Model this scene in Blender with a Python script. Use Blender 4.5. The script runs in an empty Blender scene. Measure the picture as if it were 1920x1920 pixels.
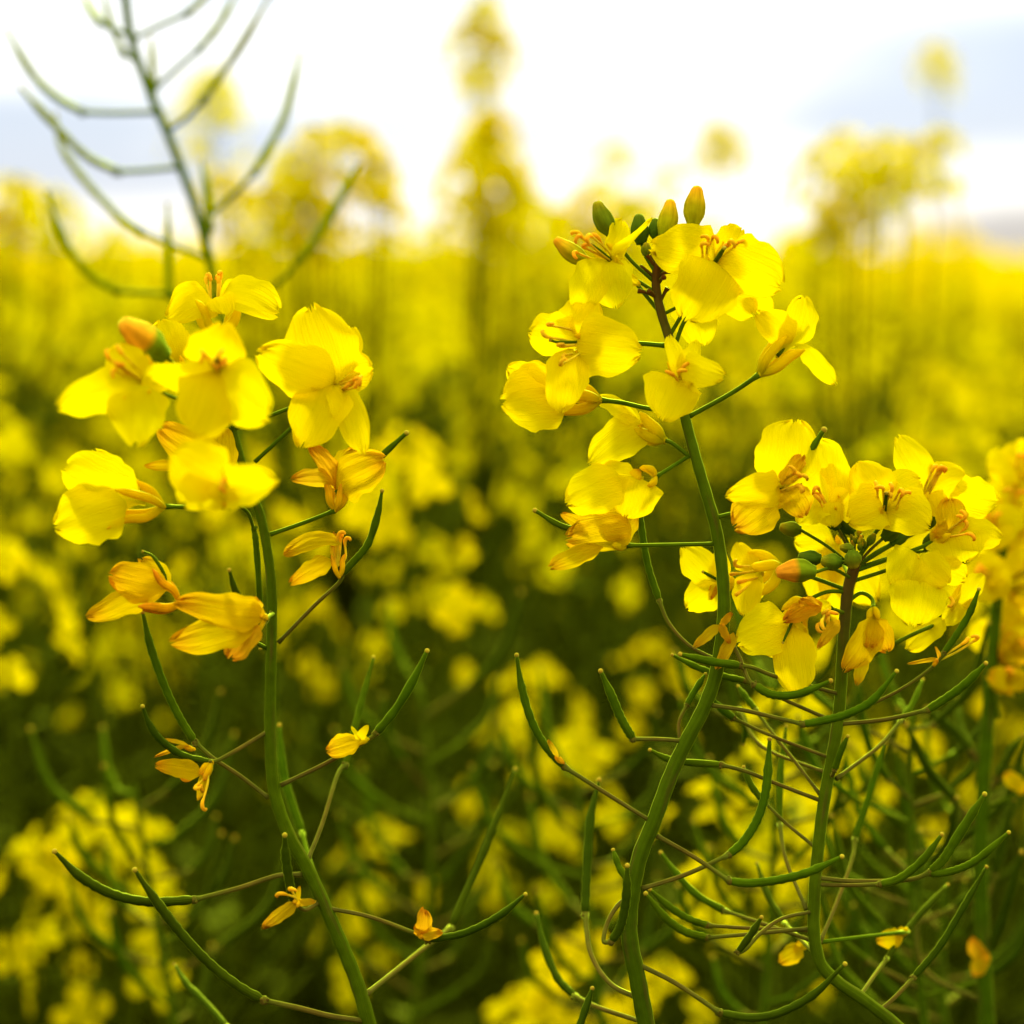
import bpy, math, random
import numpy as np
from mathutils import Vector, Matrix, Quaternion

sc = bpy.context.scene
col = sc.collection
rng = random.Random(11)

# ------------------------------------------------------------------ camera
CAM_H = 1.20
D0 = 0.40                       # focus distance (m)
K = 24.0 / 50.0 / 1920.0        # metres per reference pixel and metre of depth
HOR = 490.0
TH = math.atan((960 - HOR) * K)
FWD = Vector((0, math.cos(TH), -math.sin(TH)))
UP = Vector((0, math.sin(TH), math.cos(TH)))
RT = Vector((1, 0, 0))
CAM = Vector((0, 0, CAM_H))

def PD(x, y, d):
    return CAM + FWD * d + RT * ((x - 960) * K * d) + UP * ((960 - y) * K * d)
def P(x, y, dz=0.0):            # dz: tenths of a millimetre behind the focus plane
    return PD(x, y, D0 + dz * 1e-4)
def SZ(dz=0.0):
    return K * (D0 + dz * 1e-4)

cd = bpy.data.cameras.new("camera")
cam = bpy.data.objects.new("camera", cd)
col.objects.link(cam)
cam.location = CAM
cam.rotation_euler = (math.pi / 2 - TH, 0, 0)
cd.sensor_width = 24; cd.sensor_height = 24; cd.lens = 50
cd.clip_start = 0.01; cd.clip_end = 3000
cd.dof.use_dof = True
cd.dof.focus_distance = D0
cd.dof.aperture_fstop = 6.6
cd.dof.aperture_blades = 0
sc.camera = cam

# ------------------------------------------------------------------ materials
def newmat(name):
    m = bpy.data.materials.new(name); m.use_nodes = True
    nt = m.node_tree
    for n in list(nt.nodes): nt.nodes.remove(n)
    return m, nt, nt.nodes, nt.links

def ramp(nd, stops):
    r = nd.new('ShaderNodeValToRGB')
    el = r.color_ramp.elements
    while len(el) < len(stops): el.new(0.5)
    for e, (p, c) in zip(el, stops):
        e.position = p; e.color = (*c, 1)
    return r

def petal_mat(name, c_base, c_mid, c_edge, transl, vein, bump, varh=0.010, blotch=0.0):
    m, nt, nd, lk = newmat(name)
    out = nd.new('ShaderNodeOutputMaterial')
    uv = nd.new('ShaderNodeUVMap')
    sep = nd.new('ShaderNodeSeparateXYZ'); lk.new(uv.outputs[0], sep.inputs[0])
    rp = ramp(nd, [(0.0, c_base), (0.38, c_mid), (0.8, c_mid), (1.0, c_edge)])
    lk.new(sep.outputs[1], rp.inputs[0])
    # fine veins running out from the claw
    mp = nd.new('ShaderNodeMapping'); mp.inputs['Scale'].default_value = (44, 1.6, 1)
    lk.new(uv.outputs[0], mp.inputs[0])
    nz = nd.new('ShaderNodeTexNoise'); nz.inputs['Scale'].default_value = 1.0
    nz.inputs['Detail'].default_value = 3.0
    lk.new(mp.outputs[0], nz.inputs['Vector'])
    oi = nd.new('ShaderNodeObjectInfo')
    nz2 = nd.new('ShaderNodeTexNoise'); nz2.inputs['Scale'].default_value = 160; nz2.inputs['Detail'].default_value = 4
    geo = nd.new('ShaderNodeTexCoord'); lk.new(geo.outputs['Object'], nz2.inputs['Vector'])
    # hue shift per petal and by blotches
    hs = nd.new('ShaderNodeHueSaturation')
    mh = nd.new('ShaderNodeMapRange'); mh.inputs[3].default_value = 0.5 - varh; mh.inputs[4].default_value = 0.5 + varh * 0.6
    lk.new(oi.outputs['Random'], mh.inputs[0]); lk.new(mh.outputs[0], hs.inputs['Hue'])
    mv = nd.new('ShaderNodeMapRange'); mv.inputs[1].default_value = 0.3; mv.inputs[2].default_value = 0.7
    mv.inputs[3].default_value = 1 - vein; mv.inputs[4].default_value = 1.0 + vein * 0.2
    lk.new(nz.outputs[0], mv.inputs[0]); lk.new(mv.outputs[0], hs.inputs['Value'])
    lk.new(rp.outputs[0], hs.inputs['Color'])
    cout = hs.outputs[0]
    if blotch > 0:
        mx = nd.new('ShaderNodeMix'); mx.data_type = 'RGBA'
        br = ramp(nd, [(0.42, (0, 0, 0)), (0.68, (blotch,) * 3)])
        lk.new(nz2.outputs[0], br.inputs[0]); lk.new(br.outputs[0], mx.inputs['Factor'])
        lk.new(cout, mx.inputs[6]); mx.inputs[7].default_value = (*c_edge, 1)
        cout = mx.outputs[2]
    add = nd.new('ShaderNodeMath'); add.operation = 'ADD'
    lk.new(nz.outputs[0], add.inputs[0]); lk.new(nz2.outputs[0], add.inputs[1])
    bp = nd.new('ShaderNodeBump'); bp.inputs['Strength'].default_value = bump; bp.inputs['Distance'].default_value = 0.0009
    lk.new(add.outputs[0], bp.inputs['Height'])
    pr = nd.new('ShaderNodeBsdfDiffuse')
    tr = nd.new('ShaderNodeBsdfTranslucent')
    ms = nd.new('ShaderNodeMixShader'); ms.inputs[0].default_value = transl
    lk.new(cout, pr.inputs['Color']); lk.new(cout, tr.inputs['Color'])
    lk.new(bp.outputs[0], pr.inputs['Normal']); lk.new(bp.outputs[0], tr.inputs['Normal'])
    lk.new(pr.outputs[0], ms.inputs[1]); lk.new(tr.outputs[0], ms.inputs[2])
    lk.new(ms.outputs[0], out.inputs[0])
    return m

def green_mat(name, stops, axis=1, nscale=400, rough=0.55, spec=0.16, streak=True, transl=0.0, var=0.28, nlow=0.5, blot=None):
    m, nt, nd, lk = newmat(name)
    out = nd.new('ShaderNodeOutputMaterial')
    uv = nd.new('ShaderNodeUVMap')
    sep = nd.new('ShaderNodeSeparateXYZ'); lk.new(uv.outputs[0], sep.inputs[0])
    tc = nd.new('ShaderNodeTexCoord')
    nz = nd.new('ShaderNodeTexNoise'); nz.inputs['Scale'].default_value = nscale; nz.inputs['Detail'].default_value = 5
    lk.new(tc.outputs['Object'], nz.inputs['Vector'])
    nb = nd.new('ShaderNodeTexNoise'); nb.inputs['Scale'].default_value = 60; nb.inputs['Detail'].default_value = 2
    lk.new(tc.outputs['Object'], nb.inputs['Vector'])
    ad = nd.new('ShaderNodeMath'); ad.operation = 'MULTIPLY_ADD'
    lk.new(nb.outputs[0], ad.inputs[0]); ad.inputs[1].default_value = nlow
    lk.new(sep.outputs[axis], ad.inputs[2])
    sb = nd.new('ShaderNodeMath'); sb.operation = 'SUBTRACT'; sb.inputs[1].default_value = nlow * 0.5
    lk.new(ad.outputs[0], sb.inputs[0])
    rp = ramp(nd, stops); lk.new(sb.outputs[0], rp.inputs[0])
    base_c = rp.outputs[0]
    if blot:
        mpb = nd.new('ShaderNodeMapping'); mpb.inputs['Scale'].default_value = (5, 90, 1); lk.new(uv.outputs[0], mpb.inputs[0])
        nq = nd.new('ShaderNodeTexNoise'); nq.inputs['Scale'].default_value = 1.0; nq.inputs['Detail'].default_value = 6
        lk.new(mpb.outputs[0], nq.inputs['Vector'])
        bq = ramp(nd, [(0.54, (0, 0, 0)), (0.72, (0.75, 0.75, 0.75))]); lk.new(nq.outputs[0], bq.inputs[0])
        mq = nd.new('ShaderNodeMix'); mq.data_type = 'RGBA'; lk.new(bq.outputs[0], mq.inputs['Factor'])
        lk.new(base_c, mq.inputs[6]); mq.inputs[7].default_value = (*blot, 1); base_c = mq.outputs[2]
    hs = nd.new('ShaderNodeHueSaturation')
    mv = nd.new('ShaderNodeMapRange'); mv.inputs[1].default_value = 0.25; mv.inputs[2].default_value = 0.75
    mv.inputs[3].default_value = 1 - var; mv.inputs[4].default_value = 1 + var
    lk.new(nz.outputs[0], mv.inputs[0]); lk.new(mv.outputs[0], hs.inputs['Value'])
    oi = nd.new('ShaderNodeObjectInfo')
    mh = nd.new('ShaderNodeMapRange'); mh.inputs[3].default_value = 0.485; mh.inputs[4].default_value = 0.51
    lk.new(oi.outputs['Random'], mh.inputs[0]); lk.new(mh.outputs[0], hs.inputs['Hue'])
    lk.new(base_c, hs.inputs['Color'])
    hsrc = nz.outputs[0]
    if streak:
        mp = nd.new('ShaderNodeMapping'); mp.inputs['Scale'].default_value = (14, 1.5, 1)
        lk.new(uv.outputs[0], mp.inputs[0])
        ns = nd.new('ShaderNodeTexNoise'); ns.inputs['Scale'].default_value = 1.0; ns.inputs['Detail'].default_value = 2
        lk.new(mp.outputs[0], ns.inputs['Vector'])
        a2 = nd.new('ShaderNodeMath'); a2.operation = 'ADD'
        lk.new(nz.outputs[0], a2.inputs[0]); lk.new(ns.outputs[0], a2.inputs[1]); hsrc = a2.outputs[0]
        mv.inputs[1].default_value = 0.7; mv.inputs[2].default_value = 1.3
        lk.new(hsrc, mv.inputs[0])
    bp = nd.new('ShaderNodeBump'); bp.inputs['Strength'].default_value = 0.4; bp.inputs['Distance'].default_value = 0.0004
    lk.new(hsrc, bp.inputs['Height'])
    df = nd.new('ShaderNodeBsdfDiffuse'); gl = nd.new('ShaderNodeBsdfGlossy')
    gl.inputs['Roughness'].default_value = rough; gl.inputs['Color'].default_value = (0.75, 0.95, 0.04, 1)
    fr = nd.new('ShaderNodeFresnel'); fr.inputs['IOR'].default_value = 1.0 + spec
    lk.new(hs.outputs[0], df.inputs['Color']); lk.new(bp.outputs[0], df.inputs['Normal']); lk.new(bp.outputs[0], gl.inputs['Normal'])
    pr = nd.new('ShaderNodeMixShader'); lk.new(fr.outputs[0], pr.inputs[0]); lk.new(df.outputs[0], pr.inputs[1]); lk.new(gl.outputs[0], pr.inputs[2])
    if transl > 0:
        tr = nd.new('ShaderNodeBsdfTranslucent'); lk.new(hs.outputs[0], tr.inputs['Color'])
        ms = nd.new('ShaderNodeMixShader'); ms.inputs[0].default_value = transl
        lk.new(pr.outputs[0], ms.inputs[1]); lk.new(tr.outputs[0], ms.inputs[2]); lk.new(ms.outputs[0], out.inputs[0])
    else:
        lk.new(pr.outputs[0], out.inputs[0])
    return m

M = {}
M['Y'] = petal_mat('petal_yellow', (0.68, 0.60, 0.0), (0.91, 0.745, 0.0), (0.93, 0.75, 0.0), 0.58, 0.07, 0.4)
M['A'] = petal_mat('petal_ageing', (0.80, 0.55, 0.0), (0.92, 0.66, 0.0), (0.92, 0.50, 0.003), 0.58, 0.12, 0.9, 0.01, 0.35)
M['O'] = petal_mat('petal_withered', (0.92, 0.46, 0.002), (0.96, 0.60, 0.003), (0.95, 0.46, 0.006), 0.58, 0.16, 1.0, 0.02, 0.6)
M['BG'] = petal_mat('petal_field', (0.66, 0.60, 0.0), (0.88, 0.74, 0.0), (0.88, 0.73, 0.0), 0.52, 0.06, 0.0, 0.012)
M['sepal'] = green_mat('sepal_yellow_green', [(0, (0.60, 0.52, 0.0)), (0.3, (0.82, 0.63, 0.0)), (1, (0.92, 0.66, 0.0))], rough=0.6, spec=0.08, transl=0.5, var=0.08)
M['sepalO'] = green_mat('sepal_orange', [(0, (0.70, 0.42, 0.0)), (0.5, (0.88, 0.48, 0.0)), (1, (0.90, 0.38, 0.005))], rough=0.55, transl=0.25)
M['stem'] = green_mat('stem_green', [(0, (0.024, 0.040, 0.0006)), (0.5, (0.030, 0.054, 0.0006)), (1, (0.046, 0.080, 0.0006))], blot=(0.075, 0.05, 0.006))
M['stemtop'] = green_mat('stem_purple_tip', [(0, (0.024, 0.040, 0.0006)), (0.86, (0.032, 0.056, 0.0006)), (0.980, (0.058, 0.094, 0.001)), (0.989, (0.06, 0.055, 0.004)), (1, (0.075, 0.03, 0.004))], nlow=0.008, blot=(0.075, 0.05, 0.006))
M['ped'] = green_mat('pedicel_green', [(0, (0.068, 0.115, 0.001)), (1, (0.055, 0.095, 0.001))])
M['pedb'] = green_mat('pedicel_brown', [(0, (0.10, 0.11, 0.005)), (0.45, (0.11, 0.075, 0.006)), (1, (0.085, 0.075, 0.006))])
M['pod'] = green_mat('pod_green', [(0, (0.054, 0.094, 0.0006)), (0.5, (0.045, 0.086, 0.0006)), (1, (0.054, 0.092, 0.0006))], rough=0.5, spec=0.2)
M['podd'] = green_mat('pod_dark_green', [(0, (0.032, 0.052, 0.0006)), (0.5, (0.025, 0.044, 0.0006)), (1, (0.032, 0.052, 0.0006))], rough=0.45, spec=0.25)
M['podwash'] = green_mat('pod_sky_washed', [(0, (0.34, 0.37, 0.0)), (1, (0.25, 0.29, 0.0))], rough=0.42, spec=0.3, transl=0.3)  # pod colour lightened to imitate bright sky washing over the blurred pods
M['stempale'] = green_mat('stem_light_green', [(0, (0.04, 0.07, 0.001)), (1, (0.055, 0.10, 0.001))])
M['tip'] = green_mat('stigma_tan', [(0, (0.42, 0.30, 0.012)), (1, (0.36, 0.24, 0.01))], streak=False)
M['anther'] = green_mat('anther_orange', [(0, (0.95, 0.54, 0.005)), (1, (0.95, 0.48, 0.008))], streak=False, transl=0.3, spec=0.1)
M['fil'] = green_mat('filament_yellow', [(0, (0.75, 0.62, 0.01)), (1, (0.92, 0.60, 0.01))], streak=False, transl=0.35, spec=0.1)
M['budg'] = green_mat('bud_green', [(0, (0.075, 0.13, 0.003)), (0.6, (0.13, 0.16, 0.003)), (1, (0.34, 0.26, 0.004))], transl=0.1)
M['budd'] = green_mat('bud_dark_green', [(0, (0.05, 0.095, 0.003)), (0.7, (0.06, 0.10, 0.003)), (1, (0.10, 0.13, 0.004))], transl=0.1)
M['budy'] = green_mat('bud_yellow', [(0, (0.22, 0.26, 0.002)), (0.45, (0.42, 0.36, 0.002)), (0.8, (0.66, 0.38, 0.004)), (1, (0.78, 0.30, 0.006))], transl=0.2)
M['budo'] = green_mat('bud_orange', [(0, (0.12, 0.20, 0.003)), (0.42, (0.17, 0.24, 0.003)), (0.56, (0.80, 0.36, 0.006)), (1, (0.90, 0.38, 0.01))], transl=0.2)
M['brown'] = green_mat('stub_brown', [(0, (0.07, 0.05, 0.004)), (1, (0.10, 0.035, 0.004))])
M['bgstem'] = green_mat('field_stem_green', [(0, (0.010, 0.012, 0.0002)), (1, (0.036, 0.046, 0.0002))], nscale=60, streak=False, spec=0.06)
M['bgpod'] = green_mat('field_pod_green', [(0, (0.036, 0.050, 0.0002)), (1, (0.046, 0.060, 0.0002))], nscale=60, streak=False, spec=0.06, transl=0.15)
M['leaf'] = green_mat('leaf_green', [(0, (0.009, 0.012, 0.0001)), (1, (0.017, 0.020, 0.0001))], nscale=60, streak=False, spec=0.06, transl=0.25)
M['bgbud'] = green_mat('field_bud_green', [(0, (0.12, 0.17, 0.001)), (1, (0.22, 0.22, 0.001))], nscale=60, streak=False, spec=0.06)

def ground_mat():
    m, nt, nd, lk = newmat('soil_and_stubble')
    out = nd.new('ShaderNodeOutputMaterial'); pr = nd.new('ShaderNodeBsdfPrincipled')
    pr.inputs['Roughness'].default_value = 0.95; pr.inputs['Specular IOR Level'].default_value = 0.05
    tc = nd.new('ShaderNodeTexCoord'); nz = nd.new('ShaderNodeTexNoise'); nz.inputs['Scale'].default_value = 3.0
    nz.inputs['Detail'].default_value = 8
    lk.new(tc.outputs['Object'], nz.inputs['Vector'])
    r = ramp(nd, [(0.3, (0.014, 0.010, 0.003)), (0.55, (0.024, 0.018, 0.004)), (0.75, (0.02, 0.028, 0.003))])
    lk.new(nz.outputs[0], r.inputs[0]); lk.new(r.outputs[0], pr.inputs['Base Color'])
    bp = nd.new('ShaderNodeBump'); bp.inputs['Distance'].default_value = 0.03
    lk.new(nz.outputs[0], bp.inputs['Height']); lk.new(bp.outputs[0], pr.inputs['Normal'])
    lk.new(pr.outputs[0], out.inputs[0])
    return m
M['ground'] = ground_mat()

# ------------------------------------------------------------------ mesh helpers
class MB:
    def __init__(s): s.v = []; s.f = []; s.uv = []; s.mi = []
    def add(s, v, f, uv, mi=0):
        o = len(s.v); s.v += [tuple(p) for p in v]; s.uv += uv
        s.f += [tuple(i + o for i in q) for q in f]; s.mi += [mi] * len(f)
    def mesh(s, name, mats, off=Vector((0, 0, 0))):
        me = bpy.data.meshes.new(name)
        ox, oy, oz = off
        me.from_pydata([(x - ox, y - oy, z - oz) for x, y, z in s.v], [], s.f)
        for m in mats: me.materials.append(m)
        ul = me.uv_layers.new(name='UVMap')
        li = np.empty(len(me.loops), dtype=np.int32); me.loops.foreach_get('vertex_index', li)
        ul.data.foreach_set('uv', np.array(s.uv, dtype=np.float32)[li].ravel())
        if len(mats) > 1: me.polygons.foreach_set('material_index', np.array(s.mi, dtype=np.int32))
        me.polygons.foreach_set('use_smooth', np.ones(len(me.polygons), dtype=bool))
        me.update()
        return me

def link(name, me, parent=None, label=None):
    o = bpy.data.objects.new(name, me); col.objects.link(o)
    if parent: o.parent = parent
    if label: o['label'] = label
    return o

def catmull(pts, per=6):
    n = len(pts)
    if n < 3:
        return [pts[0].lerp(pts[-1], i / per) for i in range(per + 1)]
    out = []
    for i in range(n - 1):
        p0 = pts[i - 1] if i else pts[0] * 2 - pts[1]
        p1, p2 = pts[i], pts[i + 1]
        p3 = pts[i + 2] if i + 2 < n else pts[-1] * 2 - pts[-2]
        for k in range(per):
            t = k / per
            out.append(0.5 * (2 * p1 + (p2 - p0) * t + (2 * p0 - 5 * p1 + 4 * p2 - p3) * t * t + (3 * p1 - p0 - 3 * p2 + p3) * t ** 3))
    out.append(pts[-1].copy())
    return out

def tube(pts, rad, sides=8, lobes=None, cap=True):
    """pts: list of Vectors, rad: list or callable(t); returns verts, faces, uvs"""
    n = len(pts)
    L = [0.0]
    for i in range(1, n): L.append(L[-1] + (pts[i] - pts[i - 1]).length)
    tot = max(L[-1], 1e-9)
    v, f, uv = [], [], []
    t0 = (pts[1] - pts[0]).normalized()
    ref = Vector((0, 0, 1)) if abs(t0.z) < 0.9 else Vector((1, 0, 0))
    u = (ref - t0 * ref.dot(t0)).normalized()
    for i in range(n):
        if i == 0: t = pts[1] - pts[0]
        elif i == n - 1: t = pts[-1] - pts[-2]
        else: t = pts[i + 1] - pts[i - 1]
        if t.length < 1e-12: t = t0
        t = t.normalized()
        u = (u - t * u.dot(t))
        u = u.normalized() if u.length > 1e-9 else t.orthogonal().normalized()
        w = t.cross(u)
        s = L[i] / tot
        r = rad(s) if callable(rad) else (rad if isinstance(rad, float) else rad[i])
        for k in range(sides):
            a = 2 * math.pi * k / sides
            rr = r * (1 + (lobes[1] * math.cos(lobes[0] * a) if lobes else 0))
            v.append(pts[i] + (u * math.cos(a) + w * math.sin(a)) * rr)
            uv.append((k / sides, s))
    for i in range(n - 1):
        for k in range(sides):
            k2 = (k + 1) % sides
            f.append((i * sides + k, i * sides + k2, (i + 1) * sides + k2, (i + 1) * sides + k))
    if cap:
        f.append(tuple(reversed(range(sides))))
        f.append(tuple((n - 1) * sides + k for k in range(sides)))
    return v, f, uv

def ball(c, r, seg=8, rings=6, stretch=None):
    v, f, uv = [], [], []
    for i in range(rings + 1):
        ph = math.pi * i / rings
        for k in range(seg):
            a = 2 * math.pi * k / seg
            d = Vector((math.sin(ph) * math.cos(a), math.sin(ph) * math.sin(a), math.cos(ph)))
            if stretch is not None:
                d = d + stretch * d.dot(stretch.normalized())
            v.append(c + d * r); uv.append((k / seg, i / rings))
    for i in range(rings):
        for k in range(seg):
            k2 = (k + 1) % seg
            f.append((i * seg + k, (i + 1) * seg + k, (i + 1) * seg + k2, i * seg + k2))
    return v, f, uv

def sm(a, b, x):
    t = min(1, max(0, (x - a) / (b - a))); return t * t * (3 - 2 * t)

# ------------------------------------------------------------------ plant roots
GROUP_HERO = None
def plant(name, label, cat, base, group=None):
    o = bpy.data.objects.new(name, None); col.objects.link(o)
    o.location = base; o.empty_display_size = 0.05
    o['label'] = label; o['category'] = cat
    if group: o['group'] = group
    return o

class Hero:
    def __init__(s, label, base, dz, sharp=True):
        s.root = plant('rapeseed_plant', label, 'rapeseed plant', base)
        s.off = Vector(base); s.dz = dz
    def obj(s, name, geos, mat, parent=None, label=None):
        mb = MB()
        for g in geos: mb.add(*g)
        return link(name, mb.mesh(name, [mat], s.off), parent or s.root, label)

def stem_thing(h, pts, w0, w1, mat, down=True, name='stem'):
    """pts from the top down to the frame's lower edge in pixels (x,y,dz)"""
    P3 = [P(*p) for p in pts]
    if down:
        last = P3[-1]; d = (P3[-1] - P3[-2]).normalized()
        b = h.off
        top_c = catmull(list(reversed(P3)), 7)
        c1 = last + d * 0.22; c2 = Vector((b.x, b.y, 0.45)); e = Vector((b.x, b.y, -0.02)); ext = []
        for i in range(1, 25):
            t = i / 24; ext.append(last * (1 - t) ** 3 + c1 * 3 * t * (1 - t) ** 2 + c2 * 3 * t * t * (1 - t) + e * t ** 3)
        c = list(reversed(ext)) + top_c
    else:
        c = catmull(list(reversed(P3)), 7)
    P3 = list(reversed(P3))
    n = len(c)
    zt, z0 = P3[-1].z, P(0, 1920, pts[0][2]).z
    r = []
    for p in c:
        t = min(1, max(0, (p.z - z0) / (zt - z0)))
        rr = (w0 + (w1 - w0) * t) * 0.5 * SZ(pts[0][2])
        if p.z < z0: rr *= 1 + (z0 - p.z) * 1.3
        r.append(rr * (1 + 0.03 * math.sin(p.z * 1500)))
    r[-1] *= 0.5
    return h.obj(name, [tube(c, r, 30, (9, 0.035))], mat)

def lin_path(pts, za, zb):
    L = [0]
    for i in range(1, len(pts)): L.append(L[-1] + math.hypot(pts[i][0] - pts[i - 1][0], pts[i][1] - pts[i - 1][1]))
    return [P(p[0], p[1], za + (zb - za) * L[i] / max(L[-1], 1e-6)) for i, p in enumerate(pts)]

def pod(h, tip2base, ped, zt=None, zb=None, za=None, w=15, brown=True, dark=False, washed=False):
    zs = h.dz
    if zt is None: zt = zs + rng.uniform(-70, 70)
    if zb is None: zb = zs + (zt - zs) * 0.35
    if za is None: za = zs
    if zs < 500 and zt > 150: zt *= 1.6; zb *= 1.6
    c = catmull(lin_path(tip2base, zt, zb), 8)
    R = w * rng.uniform(0.43, 0.51) * SZ(zb)
    ph = rng.uniform(0, 6)
    nb = rng.randint(13, 20)
    beak = rng.uniform(0.14, 0.22)
    def rad(t):
        r = 0.50 + 0.50 * sm(beak * 0.3, beak * 1.6, t)
        if t < 0.03: r *= 0.8
        r *= 1 - 0.35 * sm(0.95, 1.0, t)
        if t > beak: r *= 1 + 0.085 * math.sin(nb * 6.28 * t + ph)
        return R * r
    po = h.obj('pod', [tube(c, rad, 10, (2, 0.07))], M['podwash' if washed else 'podd' if dark else 'pod'])
    d = (c[0] - c[1]).normalized()
    h.obj('stigma', [ball(c[0] + d * R * 0.25, R * 0.62, 8, 6)], M['tip'], po)
    if ped:
        pp = [tuple(tip2base[-1])] + list(ped)
        cp = catmull(lin_path(pp, zb, za), 7)
        pr = max(3.4, w * (0.33 if washed else 0.27)) * SZ(zb)
        geos = [tube(cp, lambda t: pr * (1 + 0.75 * max(0, 1 - t / 0.05)) * (1 + 0.25 * sm(0.9, 1, t)), 8)]
        # receptacle scar
        geos.append(ball(cp[0], pr * 1.75, 8, 5))
        for k in range(3):
            q = Vector((rng.uniform(-1, 1), rng.uniform(-1, 1), rng.uniform(-1, 1))).normalized()
            geos.append(ball(cp[0] + q * pr * 1.7, pr * 0.7, 6, 4))
        h.obj('pedicel', geos, M['pedb' if brown else 'ped'], po)
    return po

def petal_geo(B, C, T, w, roll=0.0, bend=0.12, cup=0.15, ruf=0.06, seed=0, nt=15, ns=11, wid=0.62, claw=0.13, fold=0.0, curl=0.0, notch=0.05, wrk=0.012):
    r = random.Random(seed)
    ch = (T - C)
    L = ch.length
    ax = ch.normalized()
    toc = (CAM - C).normalized()
    n = toc - ax * toc.dot(ax)
    if n.length < 0.05: n = UP - ax * UP.dot(ax)
    n = n.normalized()
    n = Quaternion(ax, math.radians(roll)) @ n
    sd = ax.cross(n)
    ctrl = C.lerp(T, 0.35) + n * (bend * L)
    f1, f2, f3 = r.uniform(2, 4), r.uniform(5, 8), r.uniform(9, 13)
    p1, p2, p3, p4 = [r.uniform(0, 6.28) for _ in range(4)]
    asym = r.uniform(-0.16, 0.16)
    v, f, uv = [], [], []
    for i in range(nt + 1):
        t = 1 - (1 - i / nt) ** 1.45
        # centreline: claw then limb
        q = (B * (1 - t) ** 3 + C * 3 * t * (1 - t) ** 2 * 0.9 + ctrl * 3 * t * t * (1 - t) + T * t ** 3 + C * 3 * t * (1 - t) ** 2 * 0.1)
        fw = claw + (1 - claw) * sm(0.06, wid * 0.88, t)
        if t > wid:
            e = (t - wid) / (1 - wid)
            fw *= max(0.0, 1 - (e * 0.992) ** 2.9) ** 0.44
        for j in range(ns + 1):
            s = -1 + 2 * j / ns
            edge = abs(s) ** 2
            hw = w * 0.5 * fw * (1 + asym * s)
            hw *= 1 + 0.05 * math.sin(f2 * t * 3 + p1 + s) * edge
            off = cup * w * (edge - 0.3) * fw
            wav = ruf * w * (edge * math.sin(f2 * t + p2 + 1.5 * s) + 0.5 * t * math.sin(f1 * s + p3) + 0.35 * t * edge * math.sin(f3 * t + p4 + 4 * s)) * sm(0.15, 0.5, t)
            fo = fold * w * abs(s) * fw
            # rounded tip: middle reaches further than the sides
            back = L * 0.03 * (edge) * sm(0.6, 1.0, t)
            nt_ = L * notch * max(0, 1 - abs(s - asym * 2) * 3.0) * sm(0.8, 1.0, t)
            jit = L * (0.018 + wrk * 0.6) * (math.sin(f3 * s * 1.3 + p1) + 0.7 * math.sin(f3 * s * 2.7 + p3)) * sm(0.72, 1, t)
            hw *= 1 + 0.025 * math.sin(f3 * 2.6 * t + p2 + 3 * s) * edge
            wav += wrk * w * (math.sin(s * 9 + p1 + 2.2 * math.sin(t * 4 + p2)) * 0.6 + math.sin(s * 17 + p4 + 3 * t) * 0.4) * sm(0.2, 0.6, t) * (0.35 + 0.65 * t)
            pos = q + sd * (s * hw) + n * (off + wav + fo) - ax * (back + nt_ + jit)
            if curl:
                pos -= n * (curl * L * sm(0.55, 1.0, t) ** 2)
            v.append(pos); uv.append((0.5 + s * 0.5 * (0.25 + 0.75 * fw), t))
    for i in range(nt):
        for j in range(ns):
            a = i * (ns + 1) + j
            f.append((a, a + 1, a + ns + 2, a + ns + 1))
    return v, f, uv

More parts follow.
